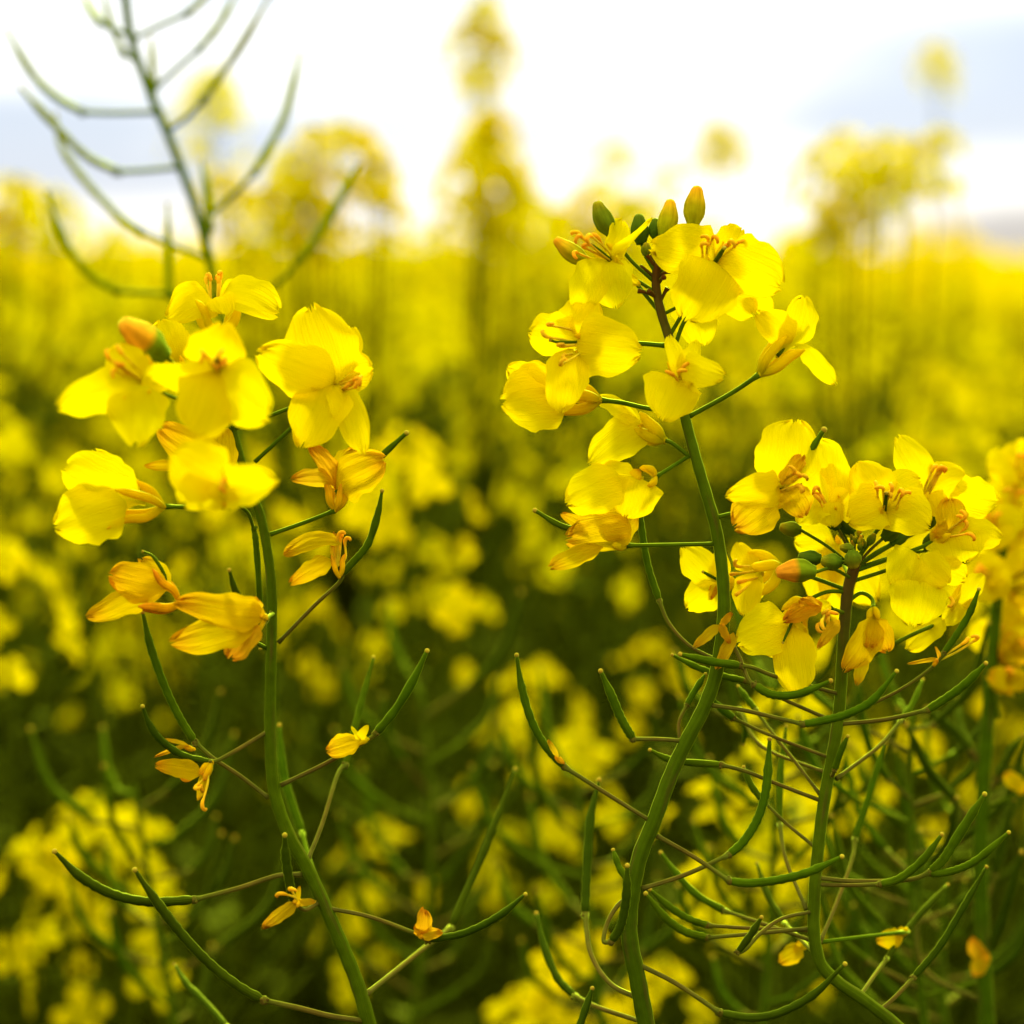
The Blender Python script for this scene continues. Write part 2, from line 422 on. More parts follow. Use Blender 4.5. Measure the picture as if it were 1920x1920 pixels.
fcount = [0]
WR = {'Y': (0.075, 0.16), 'A': (0.14, 0.2), 'O': (0.24, 0.26)}
def flower(h, C, R, petals, ped=None, sta=None, pist=None, mat='Y', sepals=4, sepal_len=1.0, sepal_w=11, smat=None, ped_w=8, pedbrown=False, label=None, sep_sp=None):
    """C: throat (x,y,dz rel. plant); R: offset to receptacle (dx,dy,ddz);
    petals: (tipx, tipy, ddz, width[, roll[, mat[, (basex,basey,ddz)[, opts]]]])"""
    fcount[0] += 1
    sd0 = fcount[0] * 101
    r = random.Random(sd0)
    dz = h.dz + C[2]
    c3 = P(C[0], C[1], dz); r3 = P(C[0] + R[0], C[1] + R[1], dz + R[2])
    s = SZ(dz)
    ax = (c3 - r3)
    axl = max(ax.length, 1e-5); axn = ax.normalized()
    o1 = axn.orthogonal().normalized(); o2 = axn.cross(o1)
    geos = [ball(r3, 5.5 * s * (sepal_w / 11), 8, 6)]
    a0 = r.uniform(0, 6.28)
    for k in range(sepals):
        a = a0 + k * math.pi * 2 / max(1, sepals) + r.uniform(-0.3, 0.3)
        dr = o1 * math.cos(a) + o2 * math.sin(a)
        sp = (sep_sp if sep_sp is not None else r.uniform(0.20, 0.38)) * axl
        ln = axl * sepal_len * r.uniform(0.88, 1.08)
        pts = [r3, r3 + axn * ln * 0.3 + dr * sp * 0.75, r3 + axn * ln * 0.68 + dr * sp * 1.05, r3 + axn * ln + dr * sp * r.uniform(0.9, 1.8)]
        g = tube(catmull(pts, 5), lambda t: sepal_w * 0.5 * s * (0.45 + 0.75 * math.sin(math.pi * min(1, 0.12 + t * 0.80))) * (1 - 0.6 * sm(0.85, 1, t)), 8, (2, 0.35))
        geos.append(g)
    sm_ = smat or ('sepalO' if mat == 'O' else 'sepal')
    fo = h.obj('flower', geos, M[sm_], label=label)
    for i, pt in enumerate(petals):
        tx, ty, tz, w = pt[:4]
        roll = pt[4] if len(pt) > 4 and pt[4] is not None else r.uniform(-22, 22)
        pm = pt[5] if len(pt) > 5 and pt[5] else mat
        op = dict(pt[7]) if len(pt) > 7 else {}
        if len(pt) > 6 and pt[6]:
            bq = pt[6]; cc = P(bq[0], bq[1], dz + bq[2])
        else: cc = c3
        bb = r3.lerp(cc, 0.45) if cc is c3 else cc.lerp(r3, 0.12)
        ruf, cup = WR[pm]
        kw = dict(bend=r.uniform(0.05, 0.2), cup=r.choice([-1, 1, -1]) * r.uniform(0.1, 0.8) * cup, ruf=ruf * r.uniform(0.7, 1.3),
                  seed=sd0 + i * 7, wrk={'Y': 0.024, 'A': 0.045, 'O': 0.075}[pm], wid=r.uniform(0.52, 0.62), curl=r.uniform(0, 0.12), notch=r.uniform(0, 0.07))
        kw.update(nt=24, ns=18) if pm != 'Y' else kw.update(nt=18, ns=14)
        kw.update(op)
        g = petal_geo(bb, cc, P(tx, ty, dz + tz), w * s * (1.06 if pm == 'Y' else 0.90), roll, **kw)
        h.obj('petal', [g], M[pm], fo, 'withered orange petal' if pm == 'O' and mat != 'O' else None)
    if sta:
        # (dx,dy,ddz) end of the stamen bundle from the throat, n, spread px
        for k in range(sta[3]):
            sx = (k - (sta[3] - 1) / 2) / max(1, (sta[3] - 1) / 2) if sta[3] > 1 else 0
            perp = Vector((-sta[1], sta[0])); perp = perp.normalized() if perp.length > 1 else Vector((1, 0))
            q = perp * (sx * sta[4] * r.uniform(0.5, 1.2)) + Vector((r.uniform(-1, 1), r.uniform(-1, 1))) * sta[4] * 0.3
            jl = r.uniform(0.55, 1.12)
            e = P(C[0] + sta[0] * jl + q.x, C[1] + sta[1] * jl + q.y, dz + sta[2] * jl + r.uniform(-18, 18))
            m1 = r3.lerp(e, 0.55) + (o1 * r.uniform(-1, 1) + o2 * r.uniform(-1, 1)) * 5 * s
            st = c3.lerp(r3, 0.5)
            cpts = catmull([st, m1 if (m1 - st).length < (e - st).length else st.lerp(e, .5), e], 5)
            so = h.obj('stamen', [tube(cpts, 2.3 * s, 6)], M['fil'], fo)
            d = (cpts[-1] - cpts[-2]).normalized()
            hk = (o1 * r.uniform(-1, 1) + o2 * r.uniform(-1, 1)); hk = hk.normalized() * 8 * s
            apts = catmull([e - d * 4 * s, e + d * 4 * s, e + d * 10 * s + hk * 0.5, e + d * 10 * s + hk * 1.5, e + d * 5 * s + hk * 1.9], 4)
            mb = MB(); mb.add(*tube(apts, lambda t: 3.6 * s * (0.5 + 0.6 * math.sin(math.pi * (0.1 + 0.8 * t))), 7))
            # anther joined to its stamen as a second material of the same mesh
            me = so.data
            bmv = [tuple(v.co) for v in me.vertices]
            mm = MB(); mm.add(*tube(cpts, 2.3 * s, 6), 0); mm.add(*tube(apts, lambda t: 3.6 * s * (0.5 + 0.6 * math.sin(math.pi * (0.1 + 0.8 * t))), 7), 1)
            so.data = mm.mesh('stamen', [M['fil'], M['anther']], h.off)
            bpy.data.meshes.remove(me)
    if pist:
        pp = [r3.lerp(c3, 0.5)] + [P(x, y, dz + z) for x, y, z in pist[:-1]]
        wv = pist[-1]
        cpp = catmull(pp, 6)
        po = h.obj('pistil', [tube(cpp, lambda t: wv * 0.5 * s * (1 - 0.35 * sm(0.75, 0.9, t)), 8)], M['pod'], fo)
        h.obj('stigma', [ball(cpp[-1], wv * 0.42 * s, 8, 6)], M['tip'], po)
    if ped:
        pts = [r3] + [P(x, y, h.dz + z) for x, y, z in ped]
        cp = catmull(pts, 7)
        pw = ped_w * 0.5 * s
        h.obj('pedicel', [tube(cp, lambda t: pw * (1 + 0.5 * max(0, 1 - t / 0.12)) * (1 + 0.2 * sm(0.9, 1, t)), 8)], M['pedb' if pedbrown else 'ped'], fo)
    return fo

def bud(h, tip, base, w, mat='budg', dz=0, dt=0, ped=None, pedmat='ped', pw=7):
    b = P(base[0], base[1], h.dz + dz); t = P(tip[0], tip[1], h.dz + dz + dt)
    s = SZ(h.dz + dz)
    pts = [b.lerp(t, k / 12) for k in range(13)]
    bend = (t - b).cross(FWD).normalized() * ((t - b).length * rng.uniform(-0.05, 0.05))
    pts = [p + bend * math.sin(math.pi * k / 12) for k, p in enumerate(pts)]
    def rad(u): return w * 0.5 * s * (0.55 + 0.45 * sm(0, 0.35, u)) * (1 - 0.48 * sm(0.5, 1.0, u)) * (1 if u < 0.96 else 0.7)
    bo = h.obj('bud', [tube(pts, rad, 28, (4, 0.085))], M[mat])
    if ped:
        cp = catmull([b] + [P(x, y, h.dz + z) for x, y, z in ped], 6)
        h.obj('pedicel', [tube(cp, pw * 0.5 * s, 8)], M[pedmat], bo)
    return bo

# ------------------------------------------------------------------ the three sharp plants
def gbase(x, y, dz, sx=0, sy=0):
    p = P(x, y, dz); return (p.x + sx, p.y + sy, 0.0)

# ---- plant with the faded flowers on the left
L = Hero('left rapeseed stem with a loose head of yellow and wilting orange flowers', gbase(690, 1920, 0, 0.05, 0.03), 0)
stem_thing(L, [(428, 735, 0), (433, 770, 0), (437, 805, 0), (452, 862, 0), (470, 918, 0), (489, 970, 0), (503, 1045, 0), (510, 1120, 0), (509, 1200, 0), (507, 1300, 0), (507, 1400, 0),
               (512, 1470, 0), (524, 1520, 0), (545, 1572, 0), (575, 1625, 0), (606, 1692, 0), (640, 1770, 0), (670, 1845, 0), (692, 1920, 0)], 27, 14, M['stem'])
FZ = -400
# top side-view flower
flower(L, (405, 548, 40), (3, 78, 0), [(312, 592, -20, 78, 30, None, None, {'bend': 0.42}), (522, 585, -20, 86, -30, None, None, {'bend': 0.42}), (455, 530, 60, 60, 50), (352, 548, 60, 60, -50),
       (420, 585, -90, 50, 0)], ped=[(425, 720, 40), (433, 775, 0)], sta=(-3, -24, 0, 4, 14), sepal_w=13, sepal_len=0.7, sep_sp=0.5)
# orange bud and the petal behind it
bud(L, (228, 604), (310, 668), 58, 'budo', FZ * 0.8, -60, [(380, 730, -80), (434, 790, 0)])
flower(L, (322, 668, -60), (30, 40, 20), [(300, 598, 20, 72, 0), (350, 615, 40, 55, 10), (372, 655, 40, 50, 20), (300, 690, 0, 40, 0)], ped=[(420, 770, 0)], sepals=3)
# left front flower
flower(L, (250, 708, FZ), (45, 25, 90), [(113, 768, -30, 82, -15), (255, 836, -10, 104, 10, None, (268, 722, 0), {'notch': 0.1, 'ruf': 0.09}), (222, 640, 20, 72, 10), (330, 720, 40, 60, 20)],
       ped=[(380, 770, -80), (436, 810, 0)], sta=(-32, -36, -30, 6, 20))
# foremost flower facing the camera
flower(L, (407, 690, FZ - 40), (10, 10, 110), [(420, 606, -10, 108, 15, None, None, {'wid': 0.5}), (278, 708, -30, 66, -42), (366, 812, -50, 118, -8), (503, 780, -40, 112, 12)],
       ped=[(430, 760, -60), (437, 812, 0)], sta=(2, -18, -60, 6, 26), pist=[(405, 672, -70), 9])
# right flower
flower(L, (632, 712, -120), (-10, 20, 80), [(585, 570, 20, 130, 10, None, None, {'ruf': 0.09}), (484, 662, -60, 96, -18), (566, 836, -30, 104, 10), (684, 846, -20, 66, -22)],
       ped=[(545, 765, -40), (437, 805, 0)], sta=(30, 10, -50, 5, 22))
flower(L, (640, 690, -60), (-20, 40, 60), [(698, 690, 0, 78, 20, None, None, {'ruf': 0.12}), (662, 610, 30, 64, -15), (640, 640, 20, 60, 0), (672, 735, 20, 44, 10)],
       ped=[(560, 790, -20), (478, 866, 0)], sepals=3)
# ageing flowers in the middle
flower(L, (416, 882, -60), (14, 34, 40), [(300, 800, -30, 86, 10, 'A', None, {'ruf': 0.12}), (274, 874, -60, 24, 0, 'A', (335, 872, -30)), (408, 800, 40, 62, -20, 'A'), (360, 900, 20, 50, 0, 'A')],
       ped=[(460, 935, 0)], mat='A')
flower(L, (413, 905, FZ - 60), (30, 25, 100), [(325, 850, -20, 112, 0, 'Y'), (345, 950, 20, 96, -20, 'Y'), (517, 900, -40, 84, 20, 'Y', None, {'bend': 0.25, 'fold': 0.15}), (430, 955, 10, 100, 60, 'Y')],
       ped=[(450, 940, -60), (472, 930, 0)], sta=(5, 2, -40, 3, 10))
# side flower far left
flower(L, (232, 936, -150), (76, 14, 20), [(118, 880, -20, 104, -20), (100, 985, -30, 116, 12, None, (228, 944, -20), {'wid': 0.5}), (180, 838, 40, 70, 25), (190, 930, 50, 50, 0)],
       ped=[(380, 950, -60), (452, 940, -10), (478, 945, 0)], sepal_len=1.25, sepal_w=11, sep_sp=0.5)
# orange flower right of the stem, with a young pod through it
flower(L, (632, 895, -30), (-3, 62, 0), [(582, 832, -20, 40, 10, 'O', None, {'ruf': 0.12}), (552, 900, -30, 40, -10, 'O', None, {'ruf': 0.1}), (716, 862, -40, 92, 0, 'A', None, {'wid': 0.45, 'ruf': 0.1}), (668, 842, 30, 56, 20, 'A')],
       ped=[(570, 980, -5), (507, 1002, 0)], pist=[(690, 880, 10), (725, 846, 5), (762, 812, 0), 13], mat='O', sepal_w=10, sepal_len=0.9)
# small withered flower on a pod
flower(L, (628, 1042, -20), (8, 40, 0), [(532, 1034, -20, 46, 35, 'A', (640, 1015, -10), {'bend': 0.3}), (546, 1094, -30, 42, -10, 'A', (622, 1048, -10)), (628, 1000, 20, 22, 0, 'O')],
       mat='O', sta=(10, -30, 0, 5, 12), sepals=3, sepal_w=7)
pod(L, [(716, 922), (708, 965), (690, 1020), (663, 1053), (640, 1078)], [(634, 1094), (590, 1135), (522, 1205)], -40, -10, 0, 14)
# orange wilting flower on the left
flower(L, (256, 1104, -110), (82, 28, 20), [(205, 1078, -20, 84, -12, 'A', (312, 1100, -10), {'ruf': 0.12}), (164, 1152, -30, 58, 10, 'A', (275, 1108, -10), {'ruf': 0.14}), (265, 1048, 30, 40, 0, 'A', (318, 1090, 0))],
       ped=[(420, 1172, -40), (500, 1216, 0)], pist=[(310, 1085, -5), (288, 1045, -5), (268, 1034, -5), 7], mat='O', sepal_w=12, sepal_len=0.9, sep_sp=0.45)
flower(L, (472, 1160, -170), (26, 0, 60), [(332, 1130, -40, 76, -15, 'A', (498, 1156, 0), {'bend': 0.25}), (322, 1202, -30, 74, 10, 'A', (480, 1168, 0), {'bend': 0.1}), (430, 1232, -10, 62, 20, 'O', (480, 1168, 0)), (470, 1120, 0, 40, 20, 'O')],
       ped=[(512, 1150, 0)], mat='O', sepal_w=9)
pod(L, [(430, 1070), (440, 1105), (455, 1135), (468, 1160)], [(495, 1170), (510, 1145)], -190, -150, 0, 13, dark=True)
# hanging pod behind the stem
pod(L, [(488, 1215), (486, 1110), (480, 1020), (476, 992)], [(465, 962), (448, 945), (470, 930)], 90, 60, 0, 12, brown=False)
pod(L, [(268, 1150), (283, 1215), (310, 1290), (338, 1348), (366, 1392)], [(400, 1422), (450, 1455), (503, 1496)], -30, -10, 0, 16)
pod(L, [(268, 1326), (278, 1354), (300, 1386), (342, 1416), (394, 1430)], [(414, 1423), (455, 1400), (500, 1373)], -90, -50, 0, 16, dark=True)
flower(L, (386, 1444, -60), (10, -14, 10), [(294, 1436, -20, 42, 10, 'A', (375, 1452, -5), {'bend': 0.3}), (372, 1500, -5, 20, 0, 'A')], sta=(-20, 40, -10, 4, 22), mat='O', sepals=2, sepal_w=12, sepal_len=2.0)
flower(L, (350, 1395, -40), (14, 10, 10), [(292, 1418, -10, 10, 0, 'O', None, {'ruf': 0.3}), (310, 1386, -10, 9, 0, 'O', None, {'ruf': 0.3})], mat='O', sepals=1, sepal_w=7)
pod(L, [(800, 1222), (775, 1275), (742, 1330), (706, 1374)], [(692, 1386), (610, 1432), (527, 1472)], -50, -20, 0, 16)
flower(L, (672, 1390, -40), (18, -4, 0), [(614, 1408, -10, 48, 0, 'A', None, {'wid': 0.7}), (690, 1360, 0, 16, 0, 'Y', None, {'bend': 0.5}), (660, 1362, 0, 10, 20, 'Y', None, {'bend': 0.4})], mat='A', sepals=2, sepal_w=6)
pod(L, [(700, 1234), (682, 1300), (664, 1370), (648, 1434)], [(632, 1455), (604, 1545), (576, 1615)], 200, 130, 0, 15)
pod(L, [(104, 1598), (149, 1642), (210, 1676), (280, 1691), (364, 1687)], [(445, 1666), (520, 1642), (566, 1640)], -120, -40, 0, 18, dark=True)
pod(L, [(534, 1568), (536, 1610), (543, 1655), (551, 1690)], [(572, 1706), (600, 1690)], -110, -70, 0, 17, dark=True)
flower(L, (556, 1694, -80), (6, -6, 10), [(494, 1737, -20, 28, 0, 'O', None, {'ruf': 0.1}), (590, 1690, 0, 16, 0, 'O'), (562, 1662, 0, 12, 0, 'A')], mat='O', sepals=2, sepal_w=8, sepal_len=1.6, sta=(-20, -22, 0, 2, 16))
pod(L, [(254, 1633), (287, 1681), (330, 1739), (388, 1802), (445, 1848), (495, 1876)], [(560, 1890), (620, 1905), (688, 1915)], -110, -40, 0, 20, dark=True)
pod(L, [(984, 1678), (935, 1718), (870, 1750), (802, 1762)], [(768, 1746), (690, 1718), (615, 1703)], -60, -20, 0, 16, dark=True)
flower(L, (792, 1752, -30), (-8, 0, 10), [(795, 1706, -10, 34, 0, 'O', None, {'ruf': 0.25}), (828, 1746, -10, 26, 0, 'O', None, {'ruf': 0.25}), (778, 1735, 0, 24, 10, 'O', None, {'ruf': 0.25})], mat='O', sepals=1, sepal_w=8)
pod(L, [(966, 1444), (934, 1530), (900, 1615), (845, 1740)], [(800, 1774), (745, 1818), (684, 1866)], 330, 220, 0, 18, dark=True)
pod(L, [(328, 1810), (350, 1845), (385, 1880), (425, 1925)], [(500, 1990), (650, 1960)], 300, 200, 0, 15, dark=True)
pod(L, [(524, 1362), (530, 1440), (545, 1500), (566, 1560)], [(590, 1640), (640, 1760)], 260, 220, 0, 15, brown=False)

# ---- central plant
C = Hero('tall crooked rapeseed stem right of centre, sharp, topped with yellow flowers and upright buds', gbase(1210, 1920, 0, -0.02, 0.06), 0)
stem_thing(C, [(1234, 486, 0), (1230, 515, 0), (1231, 545, 0), (1241, 592, 0), (1256, 640, 0), (1270, 710, 0), (1285, 785, 0), (1304, 857, 0), (1326, 932, 0), (1342, 990, 0), (1353, 1060, 0), (1357, 1150, 0),
               (1344, 1255, 0), (1320, 1326, 0), (1287, 1390, 0), (1257, 1455, 0), (1226, 1540, 0), (1200, 1604, 0), (1183, 1685, 0), (1180, 1758, 0), (1195, 1835, 0), (1211, 1920, 0)], 33, 16, M['stemtop'])
# brown scars of fallen flowers round the tip
for (x1, y1, x0, y0, z) in [(1200, 500, 1228, 522, 10), (1212, 478, 1230, 505, -10), (1256, 508, 1234, 520, -15), (1258, 500, 1236, 512, 10), (1196, 545, 1229, 556, -5), (1252, 540, 1240, 562, -10), (1222, 480, 1232, 500, 15), (1247, 486, 1236, 504, -20), (1215, 545, 1232, 560, -20), (1245, 520, 1236, 530, -25), (1240, 478, 1234, 500, -5)]:
    a, b = P(x0, y0, 0), P(x1, y1, z); s = SZ()
    C.obj('stub', [tube(catmull([a, a.lerp(b, .5) + UP * 2 * s, b], 4), lambda t: s * (3.5 + 1.8 * sm(0.6, 1, t)), 8)], M['brown'])
bud(C, (1308, 350), (1299, 425), 38, 'budy', -20, 10, [(1275, 470, -10), (1240, 515, 0)])
bud(C, (1257, 375), (1243, 446), 35, 'budy', 0, 10, [(1238, 480, 0), (1234, 505, 0)])
bud(C, (1228, 410), (1232, 450), 26, 'budd', 30, 5, [(1234, 500, 0)])
bud(C, (1119, 378), (1148, 440), 35, 'budg', -10, 0, [(1180, 485, 0), (1228, 530, 0)])
bud(C, (1041, 448), (1102, 492), 32, 'budy', -10, -5, [(1165, 510, 0), (1230, 548, 0)])
bud(C, (1198, 402), (1203, 458), 32, 'budd', 30, 0, [(1220, 495, 0), (1232, 515, 0)])
bud(C, (1212, 455), (1210, 480), 18, 'budg', -10, 0, [(1222, 500, 0), (1232, 515, 0)])
bud(C, (1360, 492), (1362, 520), 18, 'budd', 40, 0, [(1300, 560, 0), (1242, 590, 0)])
# top-left flower
flower(C, (1130, 480, -40), (40, 25, 60), [(1080, 586, -20, 70, -12), (1152, 576, -10, 84, 10), (1226, 412, 30, 38, 55, None, None, {'bend': 0.1}), (1172, 410, 40, 52, 25), (1196, 540, 30, 40, 40)],
       ped=[(1200, 540, 20), (1240, 590, 0)], sta=(-38, -36, -40, 6, 26), pist=[(1108, 458, -25), 9])
# top-right flower, large
flower(C, (1352, 482, -50), (-30, 30, 60), [(1222, 462, 0, 100, 8, None, None, {'wid': 0.5}), (1286, 594, -30, 122, -6, None, (1345, 490, -10), {'wid': 0.48}), (1462, 540, -20, 108, 12, None, None, {'wid': 0.52}), (1398, 428, 40, 66, 20)],
       ped=[(1290, 570, 0), (1254, 632, 0)], sta=(0, -30, -30, 6, 42), pist=[(1358, 465, -40), 10])
flower(C, (1360, 545, 20), (-40, 30, 40), [(1412, 590, -10, 62, 0, None, None, {'ruf': 0.13, 'notch': 0.12}), (1446, 586, -5, 44, 30, None, (1400, 545, 0)), (1318, 648, 0, 76, 0, None, (1296, 560, 0)), (1330, 520, 20, 44, 0)],
       ped=[(1285, 600, 0), (1262, 660, 0)], sepals=3)
# mid-left flower
flower(C, (1068, 640, -70), (60, 5, 60), [(1120, 566, 20, 92, 10, None, None, {'wid': 0.5}), (992, 622, 0, 86, -15, None, None, {'ruf': 0.11}), (1200, 660, -20, 112, 8, None, (1076, 645, -8), {'wid': 0.46, 'ruf': 0.03}), (1050, 770, -20, 78, -8, None, (1062, 655, -5))],
       ped=[(1195, 644, 0), (1246, 648, 0)], sta=(-22, 12, -30, 6, 34), pist=[(1050, 642, -20), (1032, 638, -25), 8], ped_w=9)
# low left side flower
flower(C, (1040, 742, -20), (84, 8, 0), [(942, 752, -10, 126, 6, None, None, {'ruf': 0.11, 'wid': 0.52, 'notch': 0.1}), (950, 690, 20, 70, -20), (1000, 690, 40, 60, 30), (1015, 790, 10, 40, 30)],
       ped=[(1165, 755, 0), (1215, 766, 0), (1282, 775, 0)], sepal_len=0.95, sepal_w=14, sep_sp=0.28, ped_w=9)
# lower flower hanging left
flower(C, (1185, 785, 10), (60, 40, 0), [(1106, 868, -20, 74, 10, None, (1210, 795, -5), {'wid': 0.5}), (1122, 742, 20, 48, 40), (1150, 790, 30, 60, 0), (1195, 830, -10, 50, 30, 'A')],
       ped=[(1262, 832, 0), (1292, 856, 0)], sepal_len=0.9, sepal_w=15, sep_sp=0.25, mat='Y')
# flower covering the stem
flower(C, (1276, 702, -110), (5, 25, 80), [(1240, 785, -20, 104, -10, None, None, {'wid': 0.5}), (1358, 706, -20, 66, 28, None, (1282, 668, 0), {'fold': 0.25, 'bend': 0.22}), (1258, 628, 0, 32, 20), (1308, 640, 10, 48, 40), (1298, 760, 20, 50, 30)],
       ped=[(1282, 745, 0)], sta=(-6, -8, -30, 3, 10))
# side flower on the right
flower(C, (1490, 634, -20), (-66, 68, 0), [(1508, 556, 0, 62, 10, None, None, {'wid': 0.5}), (1420, 590, -20, 60, -18, None, (1488, 640, 0)), (1568, 720, -20, 34, 10, None, (1497, 640, -5), {'wid': 0.72}), (1468, 590, 40, 60, 0)],
       ped=[(1370, 738, 0), (1290, 782, 0)], pist=[(1500, 620, 10), (1515, 600, 8), 8], sepal_w=13, sepal_len=1.0, sep_sp=0.22, ped_w=9)
# ageing flower left
flower(C, (1178, 900, -30), (52, -6, 10), [(1062, 944, -20, 90, 12, None, (1165, 900, 0), {'ruf': 0.08}), (1172, 968, -10, 104, -6, None, (1192, 895, 0), {'wid': 0.42}), (1110, 888, 20, 60, 20), (1200, 882, 0, 30, 10, 'A')],
       ped=[(1262, 874, 0), (1294, 854, 0)], mat='Y', sepal_w=10, sepal_len=0.5, sep_sp=0.4, ped_w=8)
flower(C, (1150, 1015, -20), (24, 8, 10), [(1120, 950, 0, 40, 20), (1066, 1010, -20, 92, 5, 'A', (1185, 985, 0), {'wid': 0.45}), (1032, 1064, -20, 42, -10, 'A', (1125, 1026, 0)), (1054, 964, -10, 26, 0, 'A', (1100, 990, 0)), (1195, 960, 10, 60, 10, 'A')],
       ped=[(1240, 1022, 0), (1338, 1020, 0)], mat='A', pist=[(1095, 998, 10), (1050, 985, 5), (1003, 957, 0), 12], sepals=2, ped_w=8)
pod(C, [(1198, 930), (1203, 990), (1215, 1060), (1236, 1126)], [(1254, 1168), (1292, 1210), (1344, 1238)], 60, 50, 0, 13)
# orange rags stuck on the stem
flower(C, (1352, 1170, -30), (0, 0, 12), [(1304, 1212, -10, 22, 0, 'O', (1348, 1172, 0), {'bend': -0.2}), (1372, 1150, -5, 16, 20, 'O'), (1346, 1252, -10, 26, 0, 'O', (1378, 1188, 0)), (1368, 1205, -10, 18, 0, 'O')], mat='O', sepals=1, sepal_w=7)
pod(C, [(1556, 1277), (1525, 1291), (1489, 1303), (1446, 1302), (1414, 1284)], [(1402, 1272), (1388, 1236), (1366, 1192)], -60, -50, 0, 15)
pod(C, [(1680, 1260), (1636, 1313), (1589, 1339), (1540, 1352), (1506, 1358)], [(1464, 1348), (1392, 1331), (1332, 1322)], -90, -50, 0, 16)
pod(C, [(969, 1230), (978, 1288), (996, 1350), (1022, 1398), (1058, 1438)], [(1131, 1484), (1220, 1540)], -40, -10, 0, 16)
flower(C, (1044, 1416, -30), (10, 14, 6), [(1028, 1388, 0, 12, 0, 'O'), (1058, 1432, 0, 9, 0, 'O')], mat='O', sepals=1, sepal_w=6)
pod(C, [(1127, 1260), (1146, 1303), (1166, 1350), (1187, 1386)], [(1230, 1386), (1276, 1389)], -40, -20, 0, 16)
pod(C, [(1322, 1265), (1300, 1300), (1288, 1322)], [(1273, 1355), (1275, 1392)], 60, 40, 0, 12)
pod(C, [(1443, 1388), (1437, 1475), (1422, 1532), (1394, 1578), (1366, 1603)], [(1285, 1640), (1204, 1666)], 60, 30, 0, 17)
pod(C, [(1577, 1607), (1517, 1635), (1459, 1650), (1405, 1656), (1368, 1652)], [(1300, 1606), (1232, 1567)], -70, -40, 0, 17)
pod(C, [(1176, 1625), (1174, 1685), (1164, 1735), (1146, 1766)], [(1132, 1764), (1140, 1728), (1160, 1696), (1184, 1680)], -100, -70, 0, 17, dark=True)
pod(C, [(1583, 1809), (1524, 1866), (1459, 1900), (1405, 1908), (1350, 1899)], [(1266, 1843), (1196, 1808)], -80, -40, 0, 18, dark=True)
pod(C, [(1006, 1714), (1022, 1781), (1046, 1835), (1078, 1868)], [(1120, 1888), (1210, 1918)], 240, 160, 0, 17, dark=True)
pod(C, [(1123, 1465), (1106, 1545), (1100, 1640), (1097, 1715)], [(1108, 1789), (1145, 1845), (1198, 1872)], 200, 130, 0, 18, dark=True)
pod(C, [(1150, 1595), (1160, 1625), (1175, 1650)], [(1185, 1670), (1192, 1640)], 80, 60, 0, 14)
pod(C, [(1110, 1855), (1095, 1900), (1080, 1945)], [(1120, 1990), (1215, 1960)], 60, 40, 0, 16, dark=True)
# flower joined to the stem by a short stalk, orange at its heart
flower(C, (1480, 905, -60), (-50, 35, 50), [(1494, 786, 10, 118, 8, None, None, {'ruf': 0.08}), (1366, 932, -20, 64, -18, 'Y'), (1376, 985, 0, 96, 10, 'A', (1450, 930, 0), {'ruf': 0.1}), (1505, 856, -30, 52, 30, 'O', (1470, 905, -10), {'ruf': 0.2}), (1508, 968, 0, 66, -10, 'A', (1480, 915, 0))],
       ped=[(1390, 958, 0), (1346, 970, 0)], pist=[(1512, 855, 10), (1545, 806, 5), 15], sta=(12, -6, -25, 5, 24), ped_w=9)
flower(C, (1345, 1092, 60), (30, 6, 20), [(1284, 1024, 0, 62, 10), (1290, 1142, 0, 66, -10), (1350, 1030, 10, 40, 0), (1332, 1122, -5, 20, 0, 'O')], ped=[(1358, 1160, 0)], pist=[(1318, 1072, -10), 7])

# ---- right-hand plant
R = Hero('sharp right-hand rapeseed stem with a round flower head around green buds, many pods below', gbase(1665, 1920, 70, 0.04, 0.05), 70)
stem_thing(R, [(1606, 1040, 70), (1602, 1062, 70), (1590, 1105, 70), (1583, 1173, 70), (1579, 1245, 70), (1573, 1335, 70), (1562, 1410, 70), (1544, 1507, 70), (1533, 1600, 70), (1527, 1680, 70), (1526, 1747, 70),
               (1538, 1806, 70), (1572, 1842, 70), (1613, 1870, 70), (1666, 1910, 70)], 23, 22, M['stemtop'])
# tight heart of tiny buds
for k in range(14):
    a = rng.uniform(0, 6.28); rr = rng.uniform(0, 20)
    x, y = 1612 + rr * math.cos(a), 1012 + rr * math.sin(a) * 0.8
    bud(R, (x, y - rng.uniform(4, 9)), (1610 + (x - 1610) * 0.6, y + 8), 9, 'budg' if k % 3 else 'budy', -20 + rng.uniform(-20, 20), -8)
for (tx, ty, bx, by, w, mt, z) in [(1462, 987, 1502, 994, 27, 'budg', -10), (1497, 1042, 1540, 1047, 29, 'budd', -40), (1540, 1050, 1578, 1054, 31, 'budg', -70), (1602, 1066, 1600, 1032, 30, 'budg', -90), (1547, 966, 1572, 992, 25, 'budd', -10),
                                   (1572, 962, 1600, 1000, 26, 'budd', 0), (1575, 1026, 1600, 1030, 18, 'budg', -60), (1690, 988, 1655, 1010, 28, 'budd', -20), (1752, 952, 1738, 990, 26, 'budd', 30), (1748, 1000, 1738, 1032, 24, 'budd', 30), (1640, 1000, 1628, 1022, 16, 'budg', -20), (1592, 930, 1588, 958, 20, 'budd', 30), (1705, 1000, 1670, 1020, 22, 'budd', 0)]:
    bud(R, (tx, ty), (bx, by), w, mt, z, 0, [((bx + 1604) / 2, (by + 1045) / 2 + 6, z * 0.5), (1602, 1066, 0)], 'pedb' if bx > 1560 and by < 1020 else 'ped', 6)
bud(R, (1456, 1074), (1528, 1073), 42, 'budo', -110, -10, [(1560, 1066, -60), (1597, 1085, 0)])
